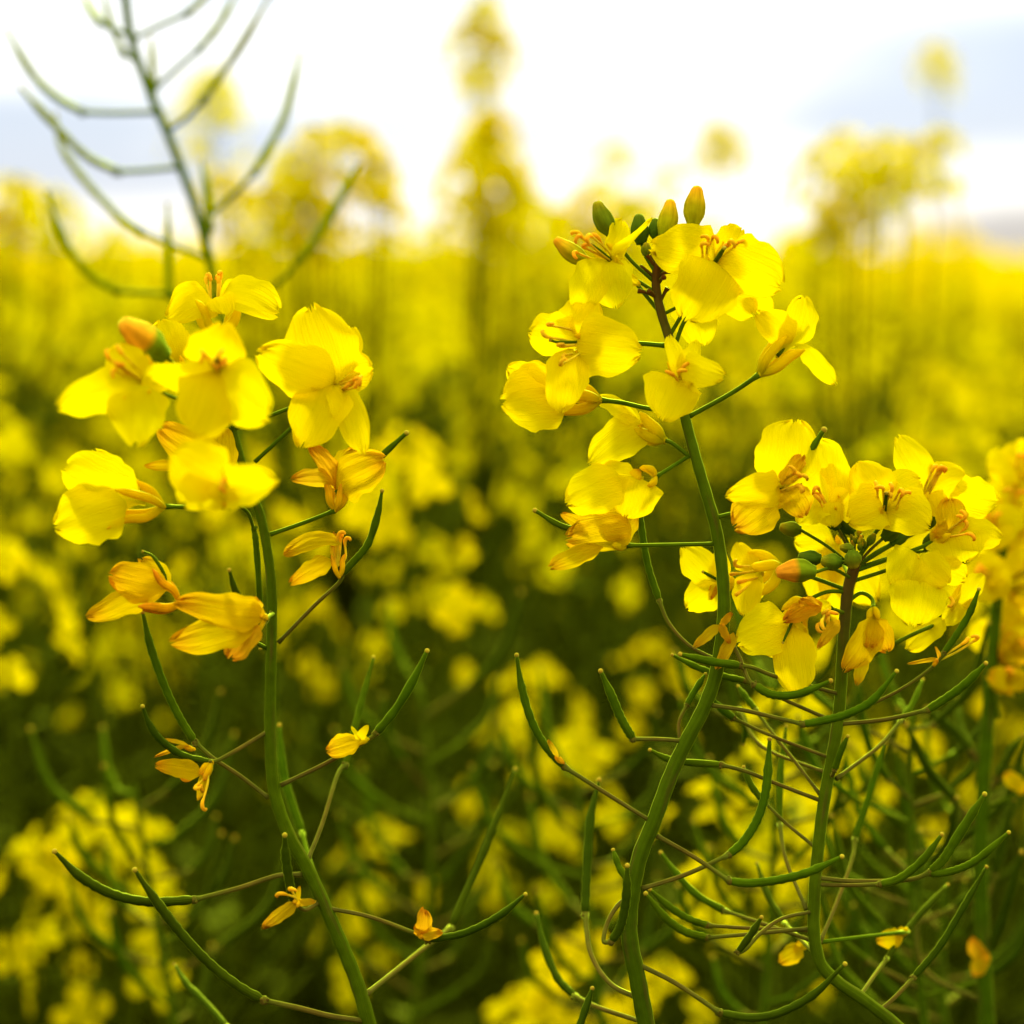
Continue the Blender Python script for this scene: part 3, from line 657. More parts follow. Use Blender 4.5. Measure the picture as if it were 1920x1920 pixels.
# flowers of the head
flower(R, (1546, 930, -30), (20, 45, 40), [(1532, 822, 20, 92, 10, None, None, {'wid': 0.5}), (1610, 896, 0, 104, -8, None, None, {'wid': 0.5, 'ruf': 0.08}), (1498, 980, -20, 58, 20), (1560, 985, -30, 60, -20)], ped=[(1590, 1020, 0), (1602, 1050, 0)], sta=(-8, 0, -30, 3, 16))
flower(R, (1664, 940, -60), (-12, 45, 50), [(1594, 975, -20, 86, -6, None, None, {'wid': 0.5}), (1742, 990, -20, 88, 8, None, None, {'wid': 0.5}), (1608, 866, 30, 84, 10), (1728, 898, 30, 78, -12)],
       ped=[(1625, 1020, 0), (1604, 1055, 0)], sta=(2, -20, -35, 6, 34), pist=[(1662, 925, -40), 9])
flower(R, (1745, 912, 0), (-30, 55, 30), [(1686, 818, 0, 66, 5, None, None, {'wid': 0.5}), (1812, 890, 0, 70, -10, None, None, {'ruf': 0.1}), (1870, 942, -10, 82, 14, None, (1790, 920, 0), {'wid': 0.48}), (1765, 965, -20, 50, 10)],
       ped=[(1670, 1020, 0), (1606, 1060, 0)], sta=(8, -30, -15, 5, 20))
flower(R, (1790, 992, -30), (-40, 25, 30), [(1782, 934, 10, 66, 10, 'A', None, {'ruf': 0.12}), (1752, 1002, 0, 46, -10, 'A'), (1806, 1056, -10, 104, 8, None, (1790, 1000, -5), {'wid': 0.46}), (1878, 1010, -10, 62, -14)],
       ped=[(1690, 1040, 0), (1600, 1072, 0)], sta=(18, -6, -25, 4, 22))
flower(R, (1724, 1060, -40), (-20, -5, 40), [(1676, 1100, -15, 76, -10, None, (1720, 1035, 0), {'wid': 0.5}), (1778, 1095, -20, 70, 10, None, (1728, 1042, 0)), (1712, 1172, -20, 104, -6, None, (1735, 1085, -5), {'wid': 0.48}), (1812, 1088, 20, 58, 20, None, (1760, 1050, 0))],
       ped=[(1660, 1070, 0), (1598, 1090, 0)], sta=(50, 60, -10, 2, 10))
flower(R, (1398, 1078, -30), (65, -16, 10), [(1384, 1016, 10, 50, 20), (1396, 1154, -10, 52, -10, None, (1408, 1075, 0)), (1408, 1030, 30, 40, 0), (1416, 1130, 30, 44, 30)], ped=[(1530, 1085, 0), (1592, 1108, 0)], sepal_len=1.0, sepal_w=13, sep_sp=0.5,
       sta=(-12, 2, 0, 4, 26))
flower(R, (1478, 1168, -70), (30, -40, 40), [(1384, 1206, -20, 92, -10, None, (1470, 1160, 0), {'wid': 0.46}), (1498, 1300, -20, 78, 6, None, (1482, 1178, 0), {'wid': 0.6, 'ruf': 0.03}), (1432, 1226, 20, 70, 0), (1518, 1240, 20, 50, 20)],
       ped=[(1550, 1110, -10), (1590, 1110, 0)], sepals=3, pist=[(1468, 1205, -20), 6])
flower(R, (1530, 1150, -80), (26, -10, 20), [(1472, 1164, -10, 46, 10, 'O', (1540, 1130, 0), {'ruf': 0.25}), (1536, 1216, -10, 28, -20, 'O', (1576, 1165, 0), {'bend': -0.3}), (1500, 1125, 0, 34, 0, 'O', None, {'ruf': 0.25}), (1556, 1130, 10, 30, 0, 'Y')],
       ped=[(1584, 1150, 0)], mat='O', sta=(18, 10, -15, 6, 22), sepals=2, sepal_w=7)
flower(R, (1640, 1165, -50), (-2, -24, 10), [(1586, 1254, -15, 64, -12, 'A', None, {'wid': 0.55, 'bend': 0.2}), (1606, 1282, 0, 30, 10, 'A', (1625, 1220, 0)), (1664, 1222, -10, 62, 10, 'A', None, {'bend': 0.2}), (1630, 1210, -30, 44, 0, 'A')],
       ped=[(1634, 1122, -10), (1614, 1112, 0), (1590, 1128, 0)], mat='A', sepals=3, sepal_w=10)
flower(R, (1560, 1005, 120), (10, 30, 20), [(1530, 1130, 0, 70, 0), (1490, 1010, 0, 80, 10), (1640, 1130, 0, 90, -10), (1575, 1170, 0, 70, 0)], ped=[(1592, 1080, 0)], sepals=2)
flower(R, (1810, 1120, 30), (-30, 40, 20), [(1845, 1078, 0, 40, 10), (1700, 1215, -10, 44, 20, None, (1770, 1160, 0)), (1770, 1170, 0, 40, 0)], ped=[(1690, 1200, 0), (1582, 1260, 0)], sepal_len=1.3, sepal_w=8)
# pods with floral rags
pod(R, [(1835, 1106), (1818, 1150), (1790, 1196), (1770, 1225)], [(1747, 1252), (1680, 1298), (1578, 1345)], -10, 10, 70, 13)
flower(R, (1764, 1232, -60), (-14, 16, 10), [(1706, 1244, -5, 9, 0, 'O', None, {'ruf': 0.3}), (1786, 1206, -5, 12, 0, 'O', None, {'ruf': 0.2}), (1754, 1214, -5, 8, 0, 'O')], mat='O', sta=(62, -34, 0, 2, 8), sepals=1, sepal_w=7)
pod(R, [(1277, 1227), (1331, 1240), (1388, 1248)], [(1412, 1252), (1460, 1270), (1576, 1302)], -70, -40, 70, 15)
pod(R, [(1262, 1229), (1309, 1252), (1352, 1267), (1398, 1277)], [(1440, 1296), (1482, 1317), (1572, 1356)], 90, 80, 70, 14)
pod(R, [(1847, 1245), (1812, 1281), (1776, 1308), (1740, 1331)], [(1661, 1349), (1572, 1358)], -20, 20, 70, 16)
pod(R, [(1220, 1407), (1252, 1423), (1285, 1429), (1352, 1434)], [(1398, 1446), (1450, 1467), (1546, 1504)], 40, 50, 70, 15)
pod(R, [(1338, 1312), (1352, 1328), (1376, 1347)], [(1447, 1380), (1564, 1424)], 90, 90, 70, 13)
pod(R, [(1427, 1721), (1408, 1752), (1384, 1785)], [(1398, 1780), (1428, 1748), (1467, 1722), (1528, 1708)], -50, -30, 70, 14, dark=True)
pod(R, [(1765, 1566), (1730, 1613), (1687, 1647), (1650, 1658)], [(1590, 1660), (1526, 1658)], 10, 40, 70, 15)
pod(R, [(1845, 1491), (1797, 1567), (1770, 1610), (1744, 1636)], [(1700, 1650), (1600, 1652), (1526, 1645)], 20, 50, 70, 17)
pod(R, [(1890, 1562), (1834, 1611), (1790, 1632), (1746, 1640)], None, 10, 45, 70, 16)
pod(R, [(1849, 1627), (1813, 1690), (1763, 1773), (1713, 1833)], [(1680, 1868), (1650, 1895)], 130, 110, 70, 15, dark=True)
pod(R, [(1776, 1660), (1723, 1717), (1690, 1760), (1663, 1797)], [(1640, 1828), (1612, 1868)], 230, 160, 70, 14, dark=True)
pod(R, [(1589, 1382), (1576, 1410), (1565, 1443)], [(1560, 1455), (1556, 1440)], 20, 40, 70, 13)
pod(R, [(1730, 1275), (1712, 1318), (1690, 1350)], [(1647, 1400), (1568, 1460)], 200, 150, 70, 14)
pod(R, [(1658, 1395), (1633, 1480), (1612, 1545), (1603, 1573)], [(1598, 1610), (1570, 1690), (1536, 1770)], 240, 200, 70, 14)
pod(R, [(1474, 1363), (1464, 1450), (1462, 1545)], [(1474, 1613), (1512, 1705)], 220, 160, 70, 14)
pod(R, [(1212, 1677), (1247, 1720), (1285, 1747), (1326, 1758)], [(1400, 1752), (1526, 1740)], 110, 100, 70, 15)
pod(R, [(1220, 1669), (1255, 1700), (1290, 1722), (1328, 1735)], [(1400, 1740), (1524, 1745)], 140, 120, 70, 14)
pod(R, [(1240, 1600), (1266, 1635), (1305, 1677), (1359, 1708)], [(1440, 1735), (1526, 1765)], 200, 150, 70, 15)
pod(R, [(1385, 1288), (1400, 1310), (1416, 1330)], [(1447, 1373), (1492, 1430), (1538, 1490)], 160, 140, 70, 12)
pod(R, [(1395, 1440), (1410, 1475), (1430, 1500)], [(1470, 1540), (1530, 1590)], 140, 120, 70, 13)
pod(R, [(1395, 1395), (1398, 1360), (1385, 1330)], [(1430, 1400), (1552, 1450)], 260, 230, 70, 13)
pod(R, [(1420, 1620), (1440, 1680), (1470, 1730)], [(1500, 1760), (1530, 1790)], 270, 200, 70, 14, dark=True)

# ---- long bare stem of pods at the upper left, out of focus behind
T = Hero('bare rapeseed stem of curved green pods rising into the upper left sky, blurred', gbase(470, 1920, 1900, 0.01, 0.03), 1900)
stem_thing(T, [(228, -80, 1900), (235, 0, 1900), (248, 80, 1900), (280, 170, 1900), (310, 240, 1900), (345, 330, 1900), (375, 420, 1900), (398, 510, 1900), (418, 640, 1900), (440, 800, 1900), (489, 970, 1900), (509, 1120, 1900), (509, 1300, 1900), (520, 1480, 1900), (556, 1590, 1900), (615, 1710, 1900), (692, 1920, 1900)], 15, 17, M['stempale'])
for (pp, pd) in [([(13, 58), (58, 135), (104, 181), (154, 210)], [(215, 212), (290, 210)]),
                 ([(40, 166), (104, 237), (162, 293), (220, 322)], [(270, 320), (334, 314)]),
                 ([(104, 216), (116, 277), (162, 343), (216, 400), (262, 434)], [(320, 458), (388, 484)]),
                 ([(89, 362), (116, 443), (162, 509), (220, 547)], [(308, 551), (406, 556)]),
                 ([(314, 385), (316, 470), (316, 555)], [(350, 590), (420, 625)]),
                 ([(505, -5), (443, 100), (382, 186)], [(350, 220), (312, 246)]),
                 ([(442, -10), (412, 45), (374, 92)], [(330, 130), (284, 172)]),
                 ([(400, -30), (380, 0), (351, 26)], [(300, 48), (248, 74)]),
                 ([(563, 100), (548, 165), (528, 232), (478, 324)], [(430, 372), (374, 420)]),
                 ([(671, 312), (617, 408), (566, 486)], [(510, 540), (420, 610)]),
                 ([(193, -10), (210, 50), (232, 102)], [(252, 112), (262, 120)]),
                 ([(156, -10), (170, 20), (190, 44)], [(225, 60), (246, 64)]),
                 ([(380, 308), (388, 360), (392, 430)], [(388, 470), (396, 500)]),
                 ([(284, 75), (286, 120), (288, 162)], [(290, 185), (300, 215)])]:
    zt = 1900 + rng.uniform(-200, 200)
    pod(T, pp, pd, zt, 1900 + (zt - 1900) * 0.4, 1900, 15, brown=False, washed=True)

# ---- blurred plant cut by the right edge
S_ = Hero('blurred rapeseed stem with yellow flowers, cut off by the right picture edge', gbase(1850, 1920, 850, 0.02, 0.03), 850)
stem_thing(S_, [(1885, 960, 850), (1876, 1060, 850), (1866, 1160, 850), (1858, 1260, 850), (1852, 1360, 850), (1845, 1450, 850), (1838, 1600, 850), (1842, 1760, 850), (1850, 1920, 850)], 30, 20, M['stem'])
for (cx, cy, rx, ry, mt) in [(1900, 935, -12, 40, 'Y'), (1860, 985, 15, 30, 'Y'), (1925, 985, -40, 30, 'Y'), (1880, 1050, -5, 20, 'Y'), (1845, 1080, 25, 20, 'Y'), (1930, 1070, -50, 25, 'Y'), (1905, 1125, -30, 30, 'Y'), (1875, 1190, -10, 10, 'Y'), (1905, 1215, -40, 20, 'A'), (1895, 1275, -35, 10, 'A'), (1915, 870, -25, 60, 'Y')]:
    rr = rng.uniform(0, 90); q = []
    for k in range(4):
        a = math.radians(rr + 90 * k + rng.uniform(-15, 15)); l = rng.uniform(48, 66) * (1 if mt == 'Y' else 0.7)
        q.append((cx + l * math.cos(a), cy + l * math.sin(a) * 0.8, rng.uniform(-30, 40), rng.uniform(60, 84) * (1 if mt == 'Y' else 0.7)))
    flower(S_, (cx, cy, rng.uniform(-120, 60)), (rx, ry, 40), q, ped=[(1870, cy + 70, 0)], sta=(0, -14, -20, 2, 12), mat=mt)
for (pp, pd) in [([(1795, 1312), (1800, 1360), (1822, 1410)], [(1838, 1430), (1850, 1440)]), ([(1740, 1330), (1790, 1370), (1830, 1420)], [(1848, 1450)]), ([(1916, 1380), (1890, 1420), (1870, 1460)], [(1846, 1490)]),
                 ([(1725, 1560), (1722, 1640), (1716, 1720)], [(1735, 1820), (1846, 1880)]), ([(1900, 1500), (1880, 1580), (1866, 1640)], [(1846, 1700)]), ([(1915, 1600), (1880, 1720), (1845, 1800)], [(1850, 1860)]), ([(1700, 1360), (1740, 1440), (1790, 1500)], [(1840, 1560)])]:
    pod(S_, pp, pd, 850 + rng.uniform(-120, 200), 860, 850, 17, dark=True)
for (cx, cy, tips, mt) in [(1840, 1795, [(1822, 1760), (1828, 1830), (1855, 1790)], 'O'), (1912, 1475, [(1885, 1450), (1925, 1480)], 'A')]:
    flower(S_, (cx, cy, -40), (10, 10, 10), [(tx, ty, 0, 34, 0, mt, None, {'ruf': 0.15}) for tx, ty in tips], mat=mt, sepals=1, ped=[(1846, cy + 40, 0)])
for (cx, cy, tips, mt) in [(1500, 1775, [(1462, 1805), (1492, 1770)], 'A'), (1690, 1755, [(1645, 1765), (1680, 1752)], 'A')]:
    flower(R, (cx, cy, 200), (12, -8, 10), [(tx, ty, 0, 40, 0, mt) for tx, ty in tips], mat=mt, sepals=1, ped=[(1524, 1768, 0)])

EXTRA = []
for (lab, x0, y0, x1, dz, n, sd_) in [('blurred green pod stem standing just behind the right-hand stem', 1712, 1330, 1735, 900, 17, 3), ('blurred green pod stem near the bottom right corner', 1800, 1500, 1770, 1500, 15, 8),
                                      ('blurred green pod stem between the central and right-hand stems', 1455, 1270, 1430, 1300, 17, 5), ('blurred green pod stem leaning up left of the central stem', 1080, 1440, 1130, 1900, 15, 9),
                                      ('blurred green pod stem at the lower left behind the sharp pods', 250, 1470, 330, 1700, 14, 12), ('blurred green pod stem in the gap right of the left stem', 790, 1300, 770, 2400, 16, 15)]:
    E = Hero(lab, gbase(x1, 1920, dz, 0, 0.03), dz)
    rq = random.Random(sd_)
    bow = rq.uniform(-30, 30)
    sx_ = lambda t: x0 + (x1 - x0) * t + bow * math.sin(math.pi * t)
    stem_thing(E, [(sx_(k / 6), y0 + (1930 - y0) * k / 6, dz) for k in range(7)], 17, 9, M['stem'])
    for k in range(n):
        t = min(0.97, (k + rq.uniform(0.1, 0.9)) / n)
        ya = y0 + (1930 - y0) * t; xa = sx_(t)
        sgn = 1 if k % 2 else -1
        l1 = rq.uniform(50, 120); l2 = rq.uniform(110, 230); dp = math.cos(k * 2.4) * 0.7
        fx = sgn * (0.35 + 0.65 * abs(math.sin(k * 2.4)))
        b = (xa + fx * l1, ya - l1 * rq.uniform(0.1, 0.6))
        m_ = (b[0] + fx * l2 * 0.42, b[1] - l2 * 0.35)
        e_ = (b[0] + fx * l2 * 0.62, b[1] - l2 * 0.9)
        pod(E, [e_, m_, b], [(xa, ya)], dz + dp * 250, dz + dp * 120, dz, 15, brown=bool(k % 3), dark=bool(k % 2))
    EXTRA.append(E)

# lance-shaped leaves on the lower, unseen half of the five stems
def leaf_geo(b, dirv, L_, w, droop, seed):
    r = random.Random(seed); side = dirv.cross(Vector((0, 0, 1))).normalized()
    v, f, uv = [], [], []
    for i in range(8):
        t = i / 7
        c = b + dirv * (L_ * t) + Vector((0, 0, 1)) * (L_ * (0.35 * t - droop * t * t))
        hw = w * 0.5 * math.sin(math.pi * (0.12 + 0.88 * t) ** 0.8) + 0.001
        for s in (-1, -0.5, 0, 0.5, 1):
            v.append(c + side * (s * hw) + Vector((0, 0, 1)) * (abs(s) * hw * 0.35 + 0.004 * math.sin(9 * t + s * 2 + seed)))
            uv.append((0.5 + s / 2, t))
    for i in range(7):
        for j in range(4):
            a = i * 5 + j; f.append((a, a + 1, a + 6, a + 5))
    return v, f, uv
for h in [L, C, R, T, S_] + EXTRA:
    for k in range(5):
        a = k * 2.4 + rng.uniform(0, 1)
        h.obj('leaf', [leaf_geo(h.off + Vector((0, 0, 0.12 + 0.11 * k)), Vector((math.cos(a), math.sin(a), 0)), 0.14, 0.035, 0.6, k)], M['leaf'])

# ------------------------------------------------------------------ the field behind
def small_petal(mb, c, axis, ang, size, openness, r, mi=0, fine=False):
    o1 = axis.orthogonal().normalized(); o2 = axis.cross(o1)
    d = o1 * math.cos(ang) + o2 * math.sin(ang); sd = axis.cross(d)
    pts = []
    prof = [(0.0, 0.12, 0.0), (0.45, 0.75, 0.10), (0.8, 0.9, 0.06), (1.0, 0.45, -0.06 + r.uniform(-.1, .1))]
    v, uv = [], []
    for (t, w, z) in prof:
        q = c + (d * math.sin(openness) + axis * math.cos(openness)) * (size * t) + axis * (z * size)
        for s in (-1, 0, 1):
            v.append(q + sd * (s * w * size * 0.42) + axis * (abs(s) * size * 0.07 * r.uniform(-1, 1.4))); uv.append((0.5 + s / 2, t))
    f = []
    for i in range(3):
        for j in range(2):
            a = i * 3 + j; f.append((a, a + 1, a + 4, a + 3))
    mb.add(v, f, uv, mi)

def raceme(r, nfl=16, scale=1.0, tall=0.062):
    """flower head with its apex near the origin, axis +Z"""
    fl = MB()
    for i in range(nfl):
        t = i / nfl
        a = i * 2.39996 + r.uniform(-0.3, 0.3)
        el = math.radians(58 - 66 * t + r.uniform(-16, 16))
        ln = (0.009 + 0.021 * min(1, t * 1.5)) * scale * r.uniform(0.7, 1.3)
        z0 = -(0.002 + tall * t ** 1.15) * scale
        dr = Vector((math.cos(a) * math.cos(el), math.sin(a) * math.cos(el), math.sin(el)))
        c = Vector((0, 0, z0)) + dr * ln
        ax = (dr + Vector((r.uniform(-.35, .35), r.uniform(-.35, .35), r.uniform(-0.1, .5)))).normalized()
        a0 = r.uniform(0, 6.28); op = math.radians(r.uniform(60, 92)) if t < 0.8 else math.radians(r.uniform(30, 110))
        sz = 0.0112 * scale * r.uniform(0.85, 1.1)
        for k in range(4):
            small_petal(fl, c, ax, a0 + k * math.pi / 2 + r.uniform(-.15, .15), sz, op, r)
        fl.add(*tube([Vector((0, 0, z0)), c], [0.0006 * scale] * 2, 3, cap=False), 1)
    for i in range(9):
        a = i * 2.4; q = Vector((math.cos(a) * 0.004 * (i / 9 + .3), math.sin(a) * 0.004 * (i / 9 + .3), 0.004 + r.uniform(0, .005))) * scale
        fl.add(*tube([q - Vector((0, 0, 0.003)) * scale, q, q + Vector((0, 0, 0.004)) * scale], [0.0008 * scale, 0.0017 * scale, 0.0008 * scale], 4), 2)
    return fl

def pods_below(mb, path, r, n, mi=0):
    """curved pods round the stem path (list of Vectors from top down)"""
    for i in range(n):
        t = 0.06 + 0.94 * (i + r.uniform(0, .6)) / n
        x = t * (len(path) - 1); k = min(len(path) - 2, int(x)); c = path[k].lerp(path[k + 1], x - k)
        a = i * 2.39996 + r.uniform(-.4, .4)
        o = Vector((math.cos(a), math.sin(a), 0)); u = Vector((0, 0, 1))
        l1 = r.uniform(0.014, 0.022); l2 = r.uniform(0.022, 0.05) * (0.5 + 0.5 * min(1, t * 2))
        p1 = c + o * l1 + u * (l1 * r.uniform(-.1, .5))
        p2 = p1 + o * l2 * 0.5 + u * l2 * 0.45
        p3 = p2 + o * l2 * 0.2 + u * l2 * 0.55
        mb.add(*tube([c, p1], [0.0005] * 2, 3, cap=False), mi)
        mb.add(*tube([p1, p1.lerp(p2, .5) - u * .001, p2, p3], [0.0009, 0.0011, 0.001, 0.0005], 4, cap=False), mi)

HEADS = []
for i in range(7):
    r = random.Random(500 + i)
    HEADS.append(raceme(r, r.randint(7, 13), r.uniform(0.8, 1.1)).mesh('flower_cluster', [M['BG'], M['bgpod'], M['bgbud']]))

DENSE = []
for i in range(4):
    r = random.Random(700 + i)
    DENSE.append(raceme(r, r.randint(17, 22), r.uniform(0.9, 1.05), 0.042).mesh('flower_cluster', [M['BG'], M['bgpod'], M['bgbud']]))

def make_bg_proto(i):
    """returns (height, stem mesh, pods mesh, leaf mesh, [(head mesh, matrix)])"""
    r = random.Random(1500 + i)
    H = 1.15
    st, lf = MB(), MB()
    heads, pds = [], []
    poor = i >= 7
    lean = Vector((r.uniform(-.04, .04), r.uniform(-.04, .04), 0))
    main = [Vector((0, 0, -0.01)), lean * 0.2 + Vector((0, 0, 0.4)), lean * 0.6 + Vector((0, 0, 0.8)), lean + Vector((0, 0, H))]
    cm = catmull(main, 8)
    st.add(*tube(cm, lambda t: 0.0055 * (1 - t) + 0.0011, 6))
    def top(path):
        q = list(reversed(path)); 
        # resample the upper ~22 cm
        out = []; acc = 0
        for a, b in zip(q, q[1:]):
            out.append(a); acc += (b - a).length
            if acc > 0.24: break
        out.append(b)
        out[0] = out[0].lerp(out[1], 0.0)
        pd = MB(); pds.append(pd)
        pods_below(pd, [out[0] - (out[0] - out[1]).normalized() * 0.055] + out[1:], r, 18)
        d = (q[0] - q[1]).normalized()
        if poor and len(pds) > 1: return
        rot = Vector((0, 0, 1)).rotation_difference(d).to_matrix().to_4x4()
        heads.append((r.randrange(len(HEADS)), Matrix.Translation(q[0]) @ rot @ Matrix.Rotation(r.uniform(0, 6.28), 4, 'Z')))
    top(cm)
    nb = r.randint(4, 6)
    for k in range(nb):
        z0 = r.uniform(0.42, 0.86) * H
        a = k * 2.39996 + r.uniform(-.4, .4)
        zt = H - r.uniform(0.01, 0.34)
        sp = r.uniform(0.05, 0.15)
        o = Vector((math.cos(a), math.sin(a), 0))
        t0 = z0 / H
        b = cm[min(len(cm) - 1, int(t0 * (len(cm) - 1)))]
        zt = max(zt, b.z + 0.10)
        pth = catmull([b, b + o * sp * 0.5 + Vector((0, 0, (zt - b.z) * .3)), b + o * sp * 0.85 + Vector((0, 0, (zt - b.z) * .65)), Vector((b.x, b.y, 0)) + o * sp + Vector((0, 0, zt))], 6)
        st.add(*tube(pth, lambda t: 0.0026 * (1 - t) + 0.0009, 5))
        top(pth)
    for k in range(22):
        z = 0.10 + 0.74 * k / 22 * H
        a = k * 2.39996
        lf.add(*leaf_geo(Vector((0, 0, z)) + lean * (z / H) * 0.5, Vector((math.cos(a), math.sin(a), 0)), r.uniform(.10, .2) * (1.1 - 0.6 * z), r.uniform(.03, .06), r.uniform(.3, .8), k))
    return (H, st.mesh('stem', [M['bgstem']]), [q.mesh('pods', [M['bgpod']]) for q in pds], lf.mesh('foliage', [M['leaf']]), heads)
PROTOS = [make_bg_proto(i) for i in range(9)]

def bg_root(loc, rz, sc_, label, group):
    o = plant('rapeseed_plant', label, 'rapeseed plant', loc, group)
    o.rotation_euler = (0, 0, rz); o.scale = (sc_,) * 3
    return o
def bg_plant(pi, loc, rz, sc_, label, group):
    H, ms, mp_, ml, hd = PROTOS[pi]
    o = bg_root(loc, rz, sc_, label, group)
    link('stem', ms, o); link('foliage', ml, o)
    for q in mp_: link('pods', q, o)
    for hi, mx in hd:
        q = link('flower_cluster', HEADS[hi], o); q.matrix_local = mx
    return o

# scattered individuals, 0.6 to 5.2 m away
def zone(x, d):
    side = 'left' if x < 700 else ('middle' if x < 1250 else 'right')
    if d < 1.5: return ('blurred rapeseed plant of the nearest rows, low in the %s of the picture' % side, 'nearest background plants in the %s' % side)
    if d < 3.0: return ('blurred yellow rapeseed plant of the middle rows across the %s of the picture' % side, 'middle background plants in the %s' % side)
    return ('small blurred rapeseed plant in the yellow band below the horizon, on the %s' % side, 'distant background plants in the %s' % side)
cells = []
r = random.Random(77)
d = 0.80
while d < 5.3:
    step = 0.155 if d < 3 else 0.19
    half = 0.24 * d * 1.05 + 0.10
    n = max(1, int(2 * half / step))
    for k in range(n):
        x = -half + (k + 0.5 + r.uniform(-.4, .4)) * (2 * half / n)
        cells.append((x, d + r.uniform(-.07, .07)))
    d += step
cells = cells[:280]
px_ = lambda x, dd: 960 + x / (K * dd)
for (x, dd) in cells:
    pi = r.randrange(len(PROTOS)) if dd > 1.7 or r.random() < 0.30 else len(PROTOS) - 1 - r.randrange(2)
    if dd < 1.0: top = CAM_H - r.uniform(0.09, 0.24)
    elif dd < 1.6: top = CAM_H - r.uniform(0.05, 0.20)
    elif dd < 2.6: top = CAM_H - r.uniform(0.02, 0.15)
    else: top = CAM_H - r.uniform(-0.015, 0.09)
    if dd > 1.7 and px_(x, dd) < 1450 and r.random() < 0.3: top = CAM_H + r.uniform(0.0, 0.018) * dd
    if px_(x, dd) > 1480: top -= 0.012 * dd
    if pi >= 7: top = CAM_H - r.uniform(0.03, 0.12)
    px = 960 + x / (K * dd)
    lab, grp = zone(px, dd)
    bg_plant(pi, (x, dd, 0), r.uniform(0, 6.28), top / PROTOS[pi][0], lab, grp)

# plants that stand out against the sky: heads at measured directions
def custom(label, heads, base_d, group=None, size=1.0, pods=True):
    """heads: (x, y, d[, tilt direction]) of each flower head"""
    rr = random.Random(int(heads[0][0] * 7 + heads[0][1]))
    tops = [PD(h_[0], h_[1], h_[2]) for h_ in heads]
    cx = sum(t.x for t in tops) / len(tops); cy = sum(t.y for t in tops) / len(tops)
    base = Vector((cx + rr.uniform(-.05, .05), cy + rr.uniform(-.05, .05), 0))
    o = plant('rapeseed_plant', label, 'rapeseed plant', base, group)
    st, pds = MB(), []
    fork = base + Vector((0, 0, min(t.z for t in tops) - 0.22))
    st.add(*tube(catmull([base, base.lerp(fork, .5) + Vector((.01, 0, 0)), fork], 6), lambda t: 0.0038 - 0.0022 * t, 6))
    for i, t in enumerate(tops):
        mid = fork.lerp(t, 0.55) + Vector(((t.x - fork.x) * 0.25, (t.y - fork.y) * .25, 0))
        pth = catmull([fork, mid, t], 8)
        st.add(*tube(pth, lambda u: 0.0013 - 0.0006 * u, 5))
        if pods: pd = MB(); pds.append(pd); pods_below(pd, list(reversed(pth))[2:], rr, 12)
        dv = (pth[-1] - pth[-2]).normalized()
        if len(heads[i]) > 3: dv = (dv + Vector((heads[i][3], 0, heads[i][4]))).normalized()
        hs_ = DENSE if heads[0][1] < 400 else HEADS
        q = link('flower_cluster', hs_[rr.randrange(len(hs_))], o)
        sz = size * rr.uniform(0.9, 1.15)
        q.matrix_local = Matrix.Translation(t - base) @ Vector((0, 0, 1)).rotation_difference(dv).to_matrix().to_4x4() @ Matrix.Scale(sz, 4)
    link('stem', st.mesh('stem', [M['bgstem']], base), o)
    for pd in pds: link('pods', pd.mesh('pods', [M['bgpod']], base), o)
    return o

custom('blurred rapeseed plant with the topmost flower head, cut by the upper picture edge', [(905, 15, 1.6), (880, 55, 1.62), (930, 70, 1.6), (895, 152, 2.6)], 1.6, pods=False, size=0.85)
custom('single blurred flower head highest at the right against the blue-grey cloud', [(1752, 92, 2.4), (1762, 120, 2.45)], 2.4, size=0.9, pods=False)
custom('blurred round flower head standing alone in the white sky above the central buds', [(1335, 245, 2.2), (1358, 258, 2.25)], 2.2, pods=False)
custom('small faint flower head against white sky, left of the central buds', [(1150, 285, 2.4)], 2.4, size=0.9, pods=False)
custom('smallest faint flower head in the white sky between two larger ones', [(1250, 320, 3.0)], 3.0, size=0.85, pods=False)
custom('blurred flower head behind the bare pod stem at upper left', [(400, 150, 1.7), (385, 185, 1.75)], 1.7, size=0.95, pods=False)
custom('large drooping spray of blurred yellow heads against the sky at upper right',
       [(1530, 298, 1.15), (1572, 268, 1.2), (1618, 285, 1.15), (1662, 272, 1.2), (1712, 278, 1.15), (1762, 262, 1.15), (1600, 322, 1.18), (1655, 318, 1.15), (1700, 305, 1.2), (1620, 360, 1.2), (1578, 385, 1.15), (1545, 420, 1.15), (1512, 455, 1.2)], 1.15, size=0.56, pods=False)
custom('blurred arching spray of yellow heads left of centre with sky showing through its loop',
       [(548, 300, 1.0), (590, 258, 1.0), (640, 246, 1.02), (682, 268, 1.02), (708, 318, 1.02), (722, 372, 1.0), (535, 345, 1.03), (575, 345, 1.0), (500, 375, 1.0), (560, 395, 1.05), (610, 400, 1.05), (455, 370, 1.1), (415, 340, 1.1)], 1.0, size=0.52, pods=False)
custom('blurred upright column of yellow flowers rising above the crop near the picture centre',
       [(920, 232, 1.15), (900, 300, 1.2), (950, 325, 1.15), (885, 370, 1.2), (985, 385, 1.2), (930, 420, 1.2), (1030, 410, 1.25), (905, 262, 1.16), (960, 372, 1.2)], 1.15, size=0.68, pods=False)
custom('blurred plant whose yellow heads peep out just left of the central buds', [(1100, 385, 1.5), (1060, 430, 1.5), (1180, 395, 1.5), (1130, 440, 1.55)], 1.5)
custom('blurred yellow plant at the left edge just above the horizon', [(30, 360, 1.2), (100, 385, 1.2), (-10, 420, 1.2)], 1.2, size=0.8)
